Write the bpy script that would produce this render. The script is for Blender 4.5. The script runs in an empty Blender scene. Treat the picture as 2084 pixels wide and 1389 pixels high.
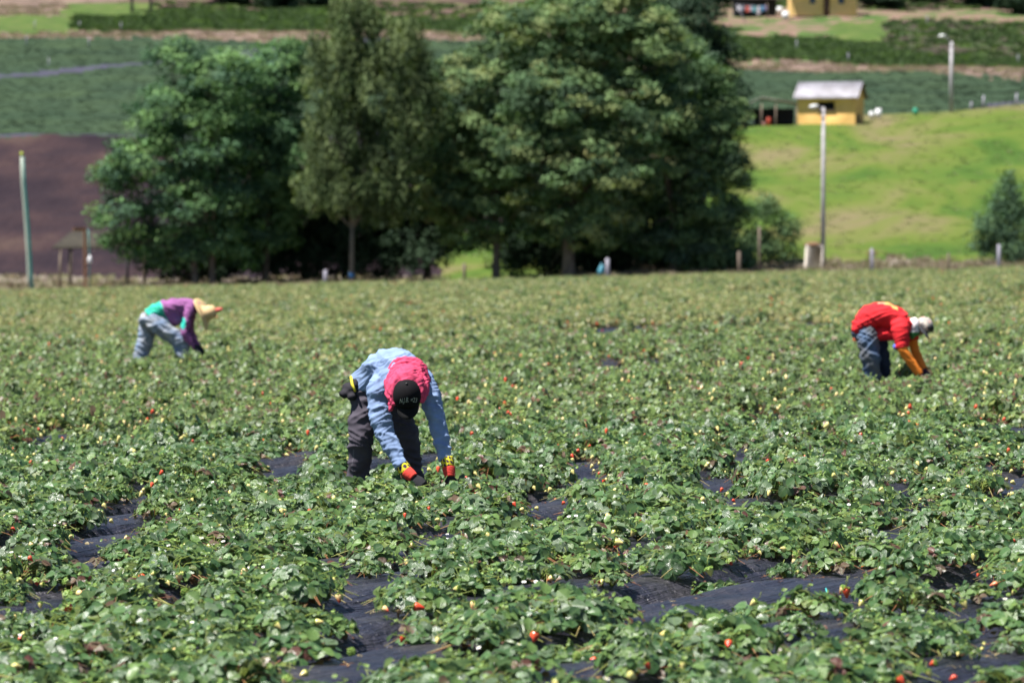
import bpy, math, random
import numpy as np
from mathutils import Vector, noise, Matrix
R = math.radians
C = bpy.context.scene.collection
rng = np.random.default_rng(7)
random.seed(7)

# ------------------------------------------------------------------ camera, sky, sun, exposure
F = 8160.0; CH = 1.92; HY = 495.0; CX = 1042.0
cam_d = bpy.data.cameras.new('camera'); cam = bpy.data.objects.new('camera', cam_d); C.objects.link(cam)
cam_d.sensor_width = 36; cam_d.lens = F * 36 / 2084
cam.location = (0, 0, CH)
cam.rotation_euler = (R(90) - math.atan((694.5 - HY) / F), 0, 0)
cam_d.clip_start = 1; cam_d.clip_end = 3000
cam_d.dof.use_dof = True; cam_d.dof.focus_distance = 28.5; cam_d.dof.aperture_fstop = 3.4
cam_d.dof.aperture_blades = 0
bpy.context.scene.camera = cam
SUN = Vector((-0.35, -0.15, 0.90)).normalized()
elev = math.asin(SUN.z); az = math.atan2(SUN.x, SUN.y)
w = bpy.data.worlds.new('World'); bpy.context.scene.world = w; w.use_nodes = True
wn = w.node_tree.nodes; wn.clear()
sky = wn.new('ShaderNodeTexSky'); sky.sky_type = 'NISHITA'; sky.sun_disc = False
sky.sun_elevation = elev; sky.sun_rotation = az; sky.altitude = 2000; sky.dust_density = 1.0
bg = wn.new('ShaderNodeBackground'); bg.inputs[1].default_value = 0.05
wo = wn.new('ShaderNodeOutputWorld')
w.node_tree.links.new(sky.outputs[0], bg.inputs[0]); w.node_tree.links.new(bg.outputs[0], wo.inputs[0])
sl = bpy.data.lights.new('sun', 'SUN'); sl.energy = 5.0; sl.angle = R(0.53); sl.color = (1, 0.965, 0.9)
so = bpy.data.objects.new('sun', sl); C.objects.link(so); so.rotation_euler = SUN.to_track_quat('Z', 'Y').to_euler()
sc = bpy.context.scene
sc.view_settings.view_transform = 'Standard'; sc.view_settings.look = 'None'
sc.view_settings.exposure = 1.25; sc.view_settings.gamma = 1
sc.cycles.max_bounces = 5; sc.cycles.diffuse_bounces = 3; sc.cycles.glossy_bounces = 2
sc.cycles.transmission_bounces = 3; sc.cycles.transparent_max_bounces = 4
sc.cycles.sample_clamp_indirect = 4

# ------------------------------------------------------------------ helpers
def tag(o, label=None, cat=None, group=None, kind=None):
    if label: o['label'] = label
    if cat: o['category'] = cat
    if group: o['group'] = group
    if kind: o['kind'] = kind
    return o
def empty(name, loc=(0, 0, 0), rz=0, label=None, cat=None, group=None):
    o = bpy.data.objects.new(name, None); C.objects.link(o)
    o.empty_display_size = 0.1
    o.location = loc; o.rotation_euler = (0, 0, rz)
    return tag(o, label, cat, group)
def link(name, me, parent=None, mat=None):
    o = bpy.data.objects.new(name, me); C.objects.link(o)
    if parent is not None: o.parent = parent
    if mat is not None:
        for m in (mat if isinstance(mat, (list, tuple)) else [mat]): me.materials.append(m)
    return o
def mesh_np(name, V, loops, sizes, col=None, uv=None, mi=None, smooth=False):
    """V (n,3); loops flat vertex ids; sizes per-face count; col per-vertex rgb; uv per vertex; mi per face"""
    me = bpy.data.meshes.new(name)
    V = np.asarray(V, np.float32); loops = np.asarray(loops, np.int32); sizes = np.asarray(sizes, np.int32)
    me.vertices.add(len(V)); me.vertices.foreach_set('co', V.ravel())
    me.loops.add(len(loops)); me.loops.foreach_set('vertex_index', loops)
    me.polygons.add(len(sizes))
    st = np.concatenate([[0], np.cumsum(sizes)[:-1]]).astype(np.int32)
    me.polygons.foreach_set('loop_start', st); me.polygons.foreach_set('loop_total', sizes)
    if mi is not None: me.polygons.foreach_set('material_index', np.asarray(mi, np.int32))
    if smooth: me.polygons.foreach_set('use_smooth', np.ones(len(sizes), bool))
    me.update(calc_edges=True)
    if col is not None:
        a = me.attributes.new('Col', 'FLOAT_COLOR', 'POINT')
        c4 = np.ones((len(V), 4), np.float32); c4[:, :3] = col; a.data.foreach_set('color', c4.ravel())
    if uv is not None:
        u = me.uv_layers.new(name='UVMap'); u.data.foreach_set('uv', np.asarray(uv, np.float32)[loops].ravel())
    return me
class MB:
    """collects pieces of one mesh"""
    def __init__(s): s.V = []; s.L = []; s.S = []; s.Cc = []; s.U = []; s.M = []; s.n = 0
    def add(s, V, F, col=(1, 1, 1), uv=None, mi=0):
        V = np.asarray(V, float)
        s.V.append(V)
        for f in F: s.L.extend([i + s.n for i in f]); s.S.append(len(f)); s.M.append(mi)
        c = np.asarray(col, float)
        s.Cc.append(np.broadcast_to(c, (len(V), 3)) if c.ndim == 1 else c)
        s.U.append(np.zeros((len(V), 2)) if uv is None else uv)
        s.n += len(V)
    def box(s, c, d, rot=None, col=(1, 1, 1), mi=0, bev=0.0):
        x, y, z = [k / 2 for k in d]
        b = min(bev, x * .9, y * .9, z * .9)
        if b > 0:
            V = []; 
            for sx in (-1, 1):
                for sy in (-1, 1):
                    for sz in (-1, 1):
                        V += [(sx * x, sy * (y - b), sz * (z - b)), (sx * (x - b), sy * y, sz * (z - b)), (sx * (x - b), sy * (y - b), sz * z)]
            def i(sx, sy, sz, k): return ((sx > 0) * 4 + (sy > 0) * 2 + (sz > 0)) * 3 + k
            Fc = []
            for sg in (-1, 1):
                q = [i(sg, -1, -1, 0), i(sg, 1, -1, 0), i(sg, 1, 1, 0), i(sg, -1, 1, 0)]; Fc.append(q if sg > 0 else q[::-1])
                q = [i(-1, sg, -1, 1), i(1, sg, -1, 1), i(1, sg, 1, 1), i(-1, sg, 1, 1)]; Fc.append(q[::-1] if sg > 0 else q)
                q = [i(-1, -1, sg, 2), i(1, -1, sg, 2), i(1, 1, sg, 2), i(-1, 1, sg, 2)]; Fc.append(q if sg > 0 else q[::-1])
            for a in (-1, 1):
                for b2 in (-1, 1):
                    Fc.append([i(a, b2, -1, 0), i(a, b2, -1, 1), i(a, b2, 1, 1), i(a, b2, 1, 0)])
                    Fc.append([i(a, -1, b2, 0), i(a, -1, b2, 2), i(a, 1, b2, 2), i(a, 1, b2, 0)])
                    Fc.append([i(-1, a, b2, 1), i(-1, a, b2, 2), i(1, a, b2, 2), i(1, a, b2, 1)])
                    for c3 in (-1, 1): Fc.append([i(a, b2, c3, 0), i(a, b2, c3, 1), i(a, b2, c3, 2)])
        else:
            V = [(sx * x, sy * y, sz * z) for sx in (-1, 1) for sy in (-1, 1) for sz in (-1, 1)]
            Fc = [(0, 1, 3, 2), (4, 6, 7, 5), (0, 4, 5, 1), (2, 3, 7, 6), (0, 2, 6, 4), (1, 5, 7, 3)]
        V = np.array(V, float)
        if rot is not None: V = V @ np.array(rot.to_3x3()).T
        s.add(V + np.array(c), Fc, col, mi=mi)
    def tube(s, pts, rad, n=8, col=(1, 1, 1), mi=0, side=None, rb=None, caps=True, uvs=False):
        pts = [np.array(p, float) for p in pts]; k = len(pts)
        rad = list(rad) if hasattr(rad, '__len__') else [rad] * k
        rb = rad if rb is None else list(rb)
        ref = np.array(side if side is not None else (1, 0.01, 0.02), float)
        V = []; uv = []
        for i in range(k):
            t = pts[min(i + 1, k - 1)] - pts[max(i - 1, 0)]; t = t / (np.linalg.norm(t) + 1e-9)
            a = ref - t * ref.dot(t)
            if np.linalg.norm(a) < 1e-3: a = np.array((0, 1, 0)) - t * t[1]
            a /= np.linalg.norm(a); b = np.cross(t, a)
            for j in range(n):
                th = 2 * math.pi * j / n
                V.append(pts[i] + a * math.cos(th) * rad[i] + b * math.sin(th) * rb[i]); uv.append((j / n, i / (k - 1)))
        Fc = [(i * n + j, i * n + (j + 1) % n, (i + 1) * n + (j + 1) % n, (i + 1) * n + j) for i in range(k - 1) for j in range(n)]
        if caps: Fc.append(tuple(range(n))[::-1]); Fc.append(tuple((k - 1) * n + j for j in range(n)))
        s.add(V, Fc, col, mi=mi, uv=np.array(uv))
    def ell(s, c, r, n=10, m=7, rot=None, col=(1, 1, 1), mi=0):
        V = []
        for i in range(m + 1):
            ph = math.pi * i / m
            for j in range(n):
                th = 2 * math.pi * j / n
                V.append((r[0] * math.sin(ph) * math.cos(th), r[1] * math.sin(ph) * math.sin(th), r[2] * math.cos(ph)))
        V = np.array(V)
        if rot is not None: V = V @ np.array(rot.to_3x3()).T
        Fc = [(i * n + j, (i + 1) * n + j, (i + 1) * n + (j + 1) % n, i * n + (j + 1) % n) for i in range(m) for j in range(n)]
        s.add(V + np.array(c), Fc, col, mi=mi)
    def mesh(s, name, smooth=False):
        return mesh_np(name, np.concatenate(s.V), s.L, s.S, np.concatenate(s.Cc), np.concatenate(s.U), s.M, smooth)
    def build(s, name, mat, parent=None, smooth=False):
        return link(name, s.mesh(name, smooth), parent, mat)

# ------------------------------------------------------------------ materials
def mat_base(name):
    m = bpy.data.materials.new(name); m.use_nodes = True
    nt = m.node_tree; p = nt.nodes['Principled BSDF']
    return m, nt, p
def N(nt, t, **kw):
    n = nt.nodes.new(t)
    for k, v in kw.items():
        if k.startswith('i_'):
            n.inputs[k[2:].replace('_', ' ')].default_value = v
        else: setattr(n, k, v)
    return n
def ramp(nt, fac, stops):
    r = nt.nodes.new('ShaderNodeValToRGB'); e = r.color_ramp.elements
    while len(e) > 1: e.remove(e[-1])
    e[0].position = stops[0][0]; e[0].color = (*stops[0][1], 1)
    for pz, c in stops[1:]:
        q = e.new(pz); q.color = (*c, 1)
    nt.links.new(fac, r.inputs[0]); return r
def noise_tex(nt, scale, detail=4, stretch=(1, 1, 1), rot=(0, 0, 0), rough=0.55, coord='Object', dist=0):
    tc = nt.nodes.new('ShaderNodeTexCoord'); mp = nt.nodes.new('ShaderNodeMapping')
    mp.inputs['Scale'].default_value = stretch; mp.inputs['Rotation'].default_value = rot
    nt.links.new(tc.outputs[coord], mp.inputs[0])
    n = N(nt, 'ShaderNodeTexNoise'); n.inputs['Scale'].default_value = scale; n.inputs['Detail'].default_value = detail
    n.inputs['Roughness'].default_value = rough; n.inputs['Distortion'].default_value = dist
    nt.links.new(mp.outputs[0], n.inputs['Vector']); return n
def bump(nt, p, h, strength=0.5, dist=0.01):
    b = nt.nodes.new('ShaderNodeBump'); b.inputs['Strength'].default_value = strength; b.inputs['Distance'].default_value = dist
    nt.links.new(h, b.inputs['Height']); nt.links.new(b.outputs[0], p.inputs['Normal']); return b
def simple(name, stops, scale=3, rough=0.8, bs=0.0, bd=0.01, detail=5, stretch=(1, 1, 1), bscale=None, metal=0, spec=0.5, rot=(0, 0, 0), dist=0):
    m, nt, p = mat_base(name)
    if len(stops) == 3 and not hasattr(stops[0], '__len__'):
        c = np.array(stops); stops = [(0.35, tuple(c * .82)), (0.65, tuple(np.minimum(c * 1.15, 1)))]
    n = noise_tex(nt, scale, detail, stretch, rot, dist=dist)
    r = ramp(nt, n.outputs[0], stops); nt.links.new(r.outputs[0], p.inputs['Base Color'])
    p.inputs['Roughness'].default_value = rough; p.inputs['Metallic'].default_value = metal
    p.inputs['Specular IOR Level'].default_value = spec
    if bs > 0:
        n2 = n if bscale is None else noise_tex(nt, bscale, 6, stretch, rot)
        bump(nt, p, n2.outputs[0], bs, bd)
    return m
def leaf_mat(name, rough=0.45, trans=0.25, veins=False, spec=0.5, tint=(1, 1, 1)):
    m, nt, p = mat_base(name); L = nt.links
    a = nt.nodes.new('ShaderNodeAttribute'); a.attribute_name = 'Col'
    src = a.outputs['Color']
    if veins:
        uv = nt.nodes.new('ShaderNodeUVMap'); sp = nt.nodes.new('ShaderNodeSeparateXYZ'); L.new(uv.outputs[0], sp.inputs[0])
        ab = N(nt, 'ShaderNodeMath', operation='ABSOLUTE'); L.new(sp.outputs[1], ab.inputs[0])
        ml = N(nt, 'ShaderNodeMath', operation='MULTIPLY_ADD'); L.new(ab.outputs[0], ml.inputs[0]); ml.inputs[1].default_value = -0.55; L.new(sp.outputs[0], ml.inputs[2])
        m2 = N(nt, 'ShaderNodeMath', operation='MULTIPLY'); L.new(ml.outputs[0], m2.inputs[0]); m2.inputs[1].default_value = 50.0
        sn = N(nt, 'ShaderNodeMath', operation='SINE'); L.new(m2.outputs[0], sn.inputs[0])
        bump(nt, p, sn.outputs[0], 0.5, 0.002)
        # pale veins and midrib
        mx = N(nt, 'ShaderNodeMapRange'); L.new(sn.outputs[0], mx.inputs[0]); mx.inputs[1].default_value = 0.7; mx.inputs[2].default_value = 1.0
        mx.inputs[3].default_value = 0; mx.inputs[4].default_value = 0.45
        mid = N(nt, 'ShaderNodeMapRange'); L.new(ab.outputs[0], mid.inputs[0]); mid.inputs[1].default_value = 0.02; mid.inputs[2].default_value = 0.06
        mid.inputs[3].default_value = 0.5; mid.inputs[4].default_value = 0
        ad = N(nt, 'ShaderNodeMath', operation='MAXIMUM'); L.new(mx.outputs[0], ad.inputs[0]); L.new(mid.outputs[0], ad.inputs[1])
        mc = N(nt, 'ShaderNodeMix', data_type='RGBA'); L.new(ad.outputs[0], mc.inputs[0]); L.new(src, mc.inputs[6]); mc.inputs[7].default_value = (0.13, 0.2, 0.07, 1)
        src = mc.outputs[2]
    # pale underside
    geo = nt.nodes.new('ShaderNodeNewGeometry')
    mb = N(nt, 'ShaderNodeMix', data_type='RGBA'); L.new(geo.outputs['Backfacing'], mb.inputs[0]); L.new(src, mb.inputs[6])
    hs = nt.nodes.new('ShaderNodeHueSaturation'); hs.inputs['Saturation'].default_value = 0.75; hs.inputs['Value'].default_value = 1.5
    L.new(src, hs.inputs['Color']); L.new(hs.outputs[0], mb.inputs[7])
    L.new(mb.outputs[2], p.inputs['Base Color'])
    p.inputs['Roughness'].default_value = rough; p.inputs['Specular IOR Level'].default_value = spec
    tr = nt.nodes.new('ShaderNodeBsdfTranslucent')
    ts = nt.nodes.new('ShaderNodeHueSaturation'); ts.inputs['Value'].default_value = 1.7; ts.inputs['Saturation'].default_value = 1.15; ts.inputs['Hue'].default_value = 0.485
    L.new(mb.outputs[2], ts.inputs['Color']); L.new(ts.outputs[0], tr.inputs[0])
    ms = nt.nodes.new('ShaderNodeMixShader'); ms.inputs[0].default_value = trans
    out = nt.nodes['Material Output']; L.new(p.outputs[0], ms.inputs[1]); L.new(tr.outputs[0], ms.inputs[2]); L.new(ms.outputs[0], out.inputs[0])
    return m
M_leaf = leaf_mat('strawberry_leaf', 0.34, 0.24, True, 0.62)
M_leaf_far = leaf_mat('strawberry_leaf_far', 0.45, 0.25, False, 0.35)
M_stem = leaf_mat('strawberry_stem', 0.5, 0.15, False, 0.3)
M_tree = leaf_mat('tree_leaf', 0.6, 0.2, False, 0.04)
M_grass = leaf_mat('grass_blade', 0.6, 0.3, False, 0.2)
def berry_mat(name, stops):
    m, nt, p = mat_base(name); L = nt.links
    tc = nt.nodes.new('ShaderNodeTexCoord'); sp = nt.nodes.new('ShaderNodeSeparateXYZ'); L.new(tc.outputs['Generated'], sp.inputs[0])
    n = noise_tex(nt, 14, 2); ad = N(nt, 'ShaderNodeMath', operation='MULTIPLY_ADD'); L.new(n.outputs[0], ad.inputs[0]); ad.inputs[1].default_value = 0.35; L.new(sp.outputs[2], ad.inputs[2])
    r = ramp(nt, ad.outputs[0], stops)
    v = N(nt, 'ShaderNodeTexVoronoi'); v.inputs['Scale'].default_value = 190; L.new(tc.outputs['Object'], v.inputs['Vector'])
    sd = N(nt, 'ShaderNodeMapRange'); L.new(v.outputs[0], sd.inputs[0]); sd.inputs[1].default_value = 0.15; sd.inputs[2].default_value = 0.3; sd.inputs[3].default_value = 0.6; sd.inputs[4].default_value = 0
    mx = N(nt, 'ShaderNodeMix', data_type='RGBA'); L.new(sd.outputs[0], mx.inputs[0]); L.new(r.outputs[0], mx.inputs[6]); mx.inputs[7].default_value = (0.55, 0.4, 0.12, 1)
    L.new(mx.outputs[2], p.inputs['Base Color']); p.inputs['Roughness'].default_value = 0.3
    bump(nt, p, v.outputs[0], 0.4, 0.002); return m
M_red = berry_mat('ripe_berry', [(0.0, (0.62, 0.02, 0.015)), (1.15, (0.6, 0.08, 0.03))])
M_half = berry_mat('half_ripe_berry', [(0.35, (0.62, 0.06, 0.03)), (0.75, (0.75, 0.55, 0.25))])
M_pale = berry_mat('unripe_berry', [(0.1, (0.66, 0.50, 0.18)), (0.7, (0.62, 0.54, 0.2)), (1.1, (0.45, 0.48, 0.12))])
M_petal = simple('petal', (0.8, 0.8, 0.76), 20, 0.6)
M_pollen = simple('pollen', (0.7, 0.5, 0.05), 20, 0.8)

# ------------------------------------------------------------------ the field: rows, beds, mulch film
TX = 0.023
RD = np.array((0.53, 0.848)); RD /= np.linalg.norm(RD); RN = np.array((RD[1], -RD[0]))   # row direction, its normal
PITCH = 1.3; BEDH = 0.16
FIELD_END = 205.0
def smooth(a, b, x):
    t = np.clip((x - a) / (b - a), 0, 1); return t * t * (3 - 2 * t)
def bed_h(u, v):
    ph = np.abs(((u / PITCH) % 1.0) - 0.5) * 2        # 0 = middle of the bed, 1 = furrow
    und = 0.012 * np.sin(v * 2.3 + u * 3) + 0.008 * np.sin(v * 5.1 - u * 7)
    return BEDH * (1 - smooth(0.42, 0.88, ph)) + und
def ground_z(x, y):
    u = x * RN[0] + y * RN[1]; v = x * RD[0] + y * RD[1]
    return TX * x + bed_h(u, v) - 0.28
def px_ground(px, py, up=0.05):
    """a photo pixel taken back to the tilted field plane"""
    d = (CH - up) * F / (py - HY + TX * (px - CX)); return ((px - CX) * d / F, d)
def W(px, py, d):
    return np.array(((px - CX) * d / F, d, CH + (HY - py) * d / F))
du = PITCH / 12; dv = 0.3
us = np.arange(-190, 60, du); vs = np.arange(-20, 240, dv)
def field_mesh():
    # only the wedge the camera could plausibly see from here or a step to the side
    U, Vv = np.meshgrid(us, vs, indexing='ij')
    X = U * RN[0] + Vv * RD[0]; Y = U * RN[1] + Vv * RD[1]
    jit = 0.012 * np.sin(U * 31 + Vv * 17) * np.sin(Vv * 11 - U * 5)
    Z = ground_z(X, Y) + jit
    keep = (Y > 9) & (Y < FIELD_END + 0.6) & (np.abs(X) < 0.165 * Y + 3)
    fk = keep[:-1, :-1] & keep[1:, :-1] & keep[:-1, 1:] & keep[1:, 1:]
    nu, nv = U.shape; idx = np.arange(nu * nv).reshape(nu, nv)
    a = idx[:-1, :-1][fk]; b = idx[1:, :-1][fk]; c = idx[1:, 1:][fk]; d = idx[:-1, 1:][fk]
    Fq = np.stack([a, b, c, d], 1)
    used, inv = np.unique(Fq.ravel(), return_inverse=True)
    P = np.stack([X.ravel(), Y.ravel(), Z.ravel()], 1)[used]
    return mesh_np('field', P, inv, np.full(len(Fq), 4), smooth=True)
def mulch_mat():
    m, nt, p = mat_base('black_mulch_film'); L = nt.links
    ang = math.atan2(RD[1], RD[0])
    # wrinkles run along the row
    n1 = noise_tex(nt, 5, 4, (1, 1, 1), rough=.7); n1m = [x for x in nt.nodes if x.type == 'MAPPING'][-1]
    n1m.vector_type = 'TEXTURE'; n1m.inputs['Rotation'].default_value = (0, 0, ang); n1m.inputs['Scale'].default_value = (7, 0.22, 1)
    n2 = noise_tex(nt, 1.7, 6)
    r = ramp(nt, n2.outputs[0], [(0.3, (0.008, 0.008, 0.014)), (0.5, (0.020, 0.020, 0.032)), (0.66, (0.04, 0.036, 0.042)), (0.78, (0.10, 0.08, 0.07))])
    L.new(r.outputs[0], p.inputs['Base Color'])
    rr = N(nt, 'ShaderNodeMapRange'); L.new(n2.outputs[0], rr.inputs[0]); rr.inputs[3].default_value = 0.24; rr.inputs[4].default_value = 0.55
    L.new(rr.outputs[0], p.inputs['Roughness'])
    ad = N(nt, 'ShaderNodeMath', operation='ADD'); L.new(n1.outputs[0], ad.inputs[0]); 
    n3 = noise_tex(nt, 9, 3); L.new(n3.outputs[0], ad.inputs[1])
    bump(nt, p, ad.outputs[0], 1.0, 0.09); return m
M_mulch = mulch_mat()
field = link('field', field_mesh(), None, M_mulch)
tag(field, kind='structure')

# ------------------------------------------------------------------ strawberry plants
def leaflet_template(nt=9):
    """outline with teeth; returns local (a,b) and faces. a along, b across"""
    pts = [(0.0, 0.0)]
    side = []
    for i in range(1, nt * 2):
        t = i / (nt * 2)
        wv = 0.56 * math.sin(math.pi * t ** 0.8) ** 0.62
        k = 1.0 if i % 2 else 0.82
        side.append((t * (1.0 if i % 2 else .985), wv * k))
    tip = (1.0, 0.0)
    L = [(a, b) for a, b in side]; Rr = [(a, -b) for a, b in side]
    inner = [(0.12 + 0.76 * t, 0) for t in np.linspace(0, 1, 5)]
    V = [(0, 0)] + L + [tip] + Rr + inner
    nL = len(L); iL = 1; iT = 1 + nL; iR = iT + 1; iI = iR + nL
    Fc = []
    mids = [0] + [iI + k for k in range(5)] + [iT]
    ma = [V[k][0] for k in mids]
    for sgn, i0 in ((1, iL), (-1, iR)):
        chain = [0] + [i0 + k for k in range(nL)] + [iT]
        # strip between midrib and the outline
        j = 0
        for k in range(len(chain) - 1):
            a1 = V[chain[k + 1]][0]
            f = None
            tri = (chain[k], chain[k + 1], mids[j])
            if len(set(tri)) == 3: Fc.append(tri if sgn < 0 else tri[::-1])
            while j + 1 < len(mids) and (ma[j + 1] <= a1 + 0.02 or k == len(chain) - 2) :
                tri = (chain[k + 1], mids[j + 1], mids[j])
                if len(set(tri)) == 3: Fc.append(tri if sgn < 0 else tri[::-1])
                j += 1
    return np.array(V, float), Fc
LT_NEAR = leaflet_template(8)
LT_MID = (np.array([(0, 0), (.3, .46), (.7, .5), (1, 0), (.7, -.5), (.3, -.46), (.5, 0)], float), [(0, 6, 1), (1, 6, 2), (2, 6, 3), (3, 6, 4), (4, 6, 5), (5, 6, 0)])
def leaflet(mb, T, o, d, nrm, size, fold, droop, col, r, mi=0):
    AB, Fc = T
    a = AB[:, 0]; b = AB[:, 1]
    d = d / np.linalg.norm(d); s = np.cross(nrm, d); s /= np.linalg.norm(s); n = np.cross(d, s)
    z = fold * np.abs(b) * (1 - .5 * np.abs(b)) - droop * a * a + 0.04 * np.sin(a * 11 + r) * np.abs(b)
    V = o + size * (np.outer(a, d) + np.outer(b, s) + np.outer(z, n))
    edge = np.clip(np.abs(b) * 1.6, 0, 1)[:, None]
    c = np.array(col)[None, :] * (1 - 0.12 * edge)
    mb.add(V, Fc, np.broadcast_to(c, V.shape), uv=AB, mi=mi)
GREENS = [((0.036, 0.088, 0.028), .30), ((0.066, 0.138, 0.044), .27), ((0.115, 0.195, 0.052), .18), ((0.105, 0.155, 0.085), .15), ((0.120, 0.070, 0.050), .05), ((0.13, 0.045, 0.04), .01), ((0.13, 0.17, 0.04), .02)]
def pick_col(rg, yellow=0.0):
    k = rg.random(); s = 0
    for c, wt in GREENS:
        s += wt
        if k < s: break
    c = np.array(c) * rg.uniform(0.85, 1.2)
    return c * (1 - yellow) + yellow * np.array((0.25, 0.24, 0.10)) * rg.uniform(.75, 1.2)
def berry(mb, o, d, L, mi, calyx=True, mi_leaf=None, n=9):
    d = d / np.linalg.norm(d)
    prof = [(0.0, 0.10), (0.06, 0.27), (0.18, 0.38), (0.36, 0.37), (0.6, 0.27), (0.82, 0.15), (0.95, 0.07), (1.0, 0.01)]
    mb.tube([o + d * L * t for t, _ in prof], [L * r for _, r in prof], n, mi=mi, col=(.5, .5, .2))
def plant_arrays(seed, T, nleaf, yellow=0, stems=True, buds=7, wide=1.0):
    rg = np.random.default_rng(seed)
    lf = MB(); st = MB()
    sc_col = (0.20, 0.27, 0.06)
    for i in range(nleaf):
        az_ = rg.uniform(0, 2 * math.pi); rr = math.sqrt(rg.uniform(0.0, 1)) * 0.21 * wide
        hz = (0.145 - 0.09 * (rr / 0.22) ** 2) * rg.uniform(0.75, 1.2)
        out = np.array((math.cos(az_), math.sin(az_), 0))
        tip = out * rr + np.array((0, 0, hz))
        if stems:
            mid = out * rr * 0.35 + np.array((0, 0, hz * 0.75))
            st.tube([out * 0.01, mid, tip], [0.0028, 0.0022, 0.0016], 4, col=np.array(sc_col) * rg.uniform(.7, 1.2) if rg.random() > .15 else (0.2, .06, .04), caps=False)
        tilt = R(12 + 50 * rr / 0.22) * rg.uniform(0.3, 1.35)
        nrm = out * math.sin(tilt) + np.array((0, 0, math.cos(tilt)))
        nrm += rg.normal(0, 0.22, 3); nrm /= np.linalg.norm(nrm)
        fwd = out - nrm * out.dot(nrm); fwd /= np.linalg.norm(fwd)
        ang0 = rg.normal(0, 0.7)
        side = np.cross(nrm, fwd)
        c = pick_col(rg, yellow)
        sz = rg.uniform(0.046, 0.074) * (0.8 if yellow > .3 else 1)
        for k, a in enumerate((0, 1.45, -1.45)):
            aa = ang0 + a + rg.normal(0, .12)
            dd = fwd * math.cos(aa) + side * math.sin(aa) - nrm * rg.uniform(0, 0.35)
            nn = nrm + rg.normal(0, 0.13, 3)
            leaflet(lf, T, tip + dd * 0.006, dd, nn, sz * rg.uniform(.88, 1.08), rg.uniform(.1, .5), rg.uniform(-.05, .35), c * rg.uniform(.9, 1.1), rg.uniform(0, 6))
    # young leaves, buds and sepals: small pale yellow green stars standing above the leaves
    for i in range(buds):
        az_ = rg.uniform(0, 6.28); rr = rg.uniform(0.05, 0.25) * wide
        out = np.array((math.cos(az_), math.sin(az_), 0))
        tip = out * rr + np.array((0, 0, rg.uniform(0.05, 0.165)))
        st.tube([out * .01, out * rr * .5 + np.array((0, 0, tip[2] * .85)), tip], [.0026, .0022, .0016], 4, col=(0.26, 0.33, 0.07), caps=False)
        for q in range(rg.integers(2, 5)):
            o = tip + rg.normal(0, 0.014, 3); nn = rg.normal(0, 1, 3); nn[2] = abs(nn[2]) + .3; nn /= np.linalg.norm(nn)
            a0 = np.cross(nn, (0.3, 1, .2)); a0 /= np.linalg.norm(a0); b0 = np.cross(nn, a0)
            for e in range(5):
                th = e * 1.257 + rg.normal(0, .1); dd = a0 * math.cos(th) + b0 * math.sin(th) + nn * 0.3
                leaflet(st, LT_MID if T is LT_NEAR else LT_FAR, o, dd, nn, rg.uniform(.010, .017), .2, 0, np.array((0.17, 0.26, 0.06)) * rg.uniform(.6, 1.2), 0)
    # runners and dry stalks lying outward on the film
    for i in range(5 if stems else 0):
        az_ = rg.uniform(0, 6.28); out = np.array((math.cos(az_), math.sin(az_), 0)); s2 = np.array((-out[1], out[0], 0)) * rg.normal(0, .05)
        st.tube([out * .02 + np.array((0, 0, .03)), out * .13 + np.array((0, 0, .075)), out * .21 + s2 + np.array((0, 0, .045)), out * .29 + s2 * 2 + np.array((0, 0, .01))], [.003, .0026, .0022, .0016], 4,
                col=[(0.33, 0.36, 0.1), (0.3, .13, .06), (0.36, .3, .12)][rg.integers(0, 3)], caps=False)
    # brown dead leaves low at the crown
    for i in range(4):
        az_ = rg.uniform(0, 6.28); out = np.array((math.cos(az_), math.sin(az_), 0))
        leaflet(lf, LT_MID if T is LT_NEAR else T, out * rg.uniform(.08, .2) + np.array((0, 0, rg.uniform(.02, .05))), out + rg.normal(0, .5, 3), np.array((0, 0, 1)) + rg.normal(0, .4, 3), .055, .5, .4,
                np.array((0.14, 0.065, 0.035)) * rg.uniform(.6, 1.2), 0)
    return lf, st
LT_FAR = (np.array([(0, 0), (.45, .5), (1, 0), (.45, -.5)], float), [(0, 3, 2, 1)])
def flower(mb, o, nn, mi_p, mi_c, r=0.012):
    nn = nn / np.linalg.norm(nn); a0 = np.cross(nn, (0.3, 1, .2)); a0 /= np.linalg.norm(a0); b0 = np.cross(nn, a0)
    for e in range(5):
        th = e * 1.257; dd = a0 * math.cos(th) + b0 * math.sin(th) + nn * 0.15
        leaflet(mb, LT_MID, o + dd * .002, dd, nn, r, .1, 0, (.8, .8, .8), 0, mi=mi_p)
    mb.ell(o + nn * .002, (.004, .004, .003), 6, 4, mi=mi_c)
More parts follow.
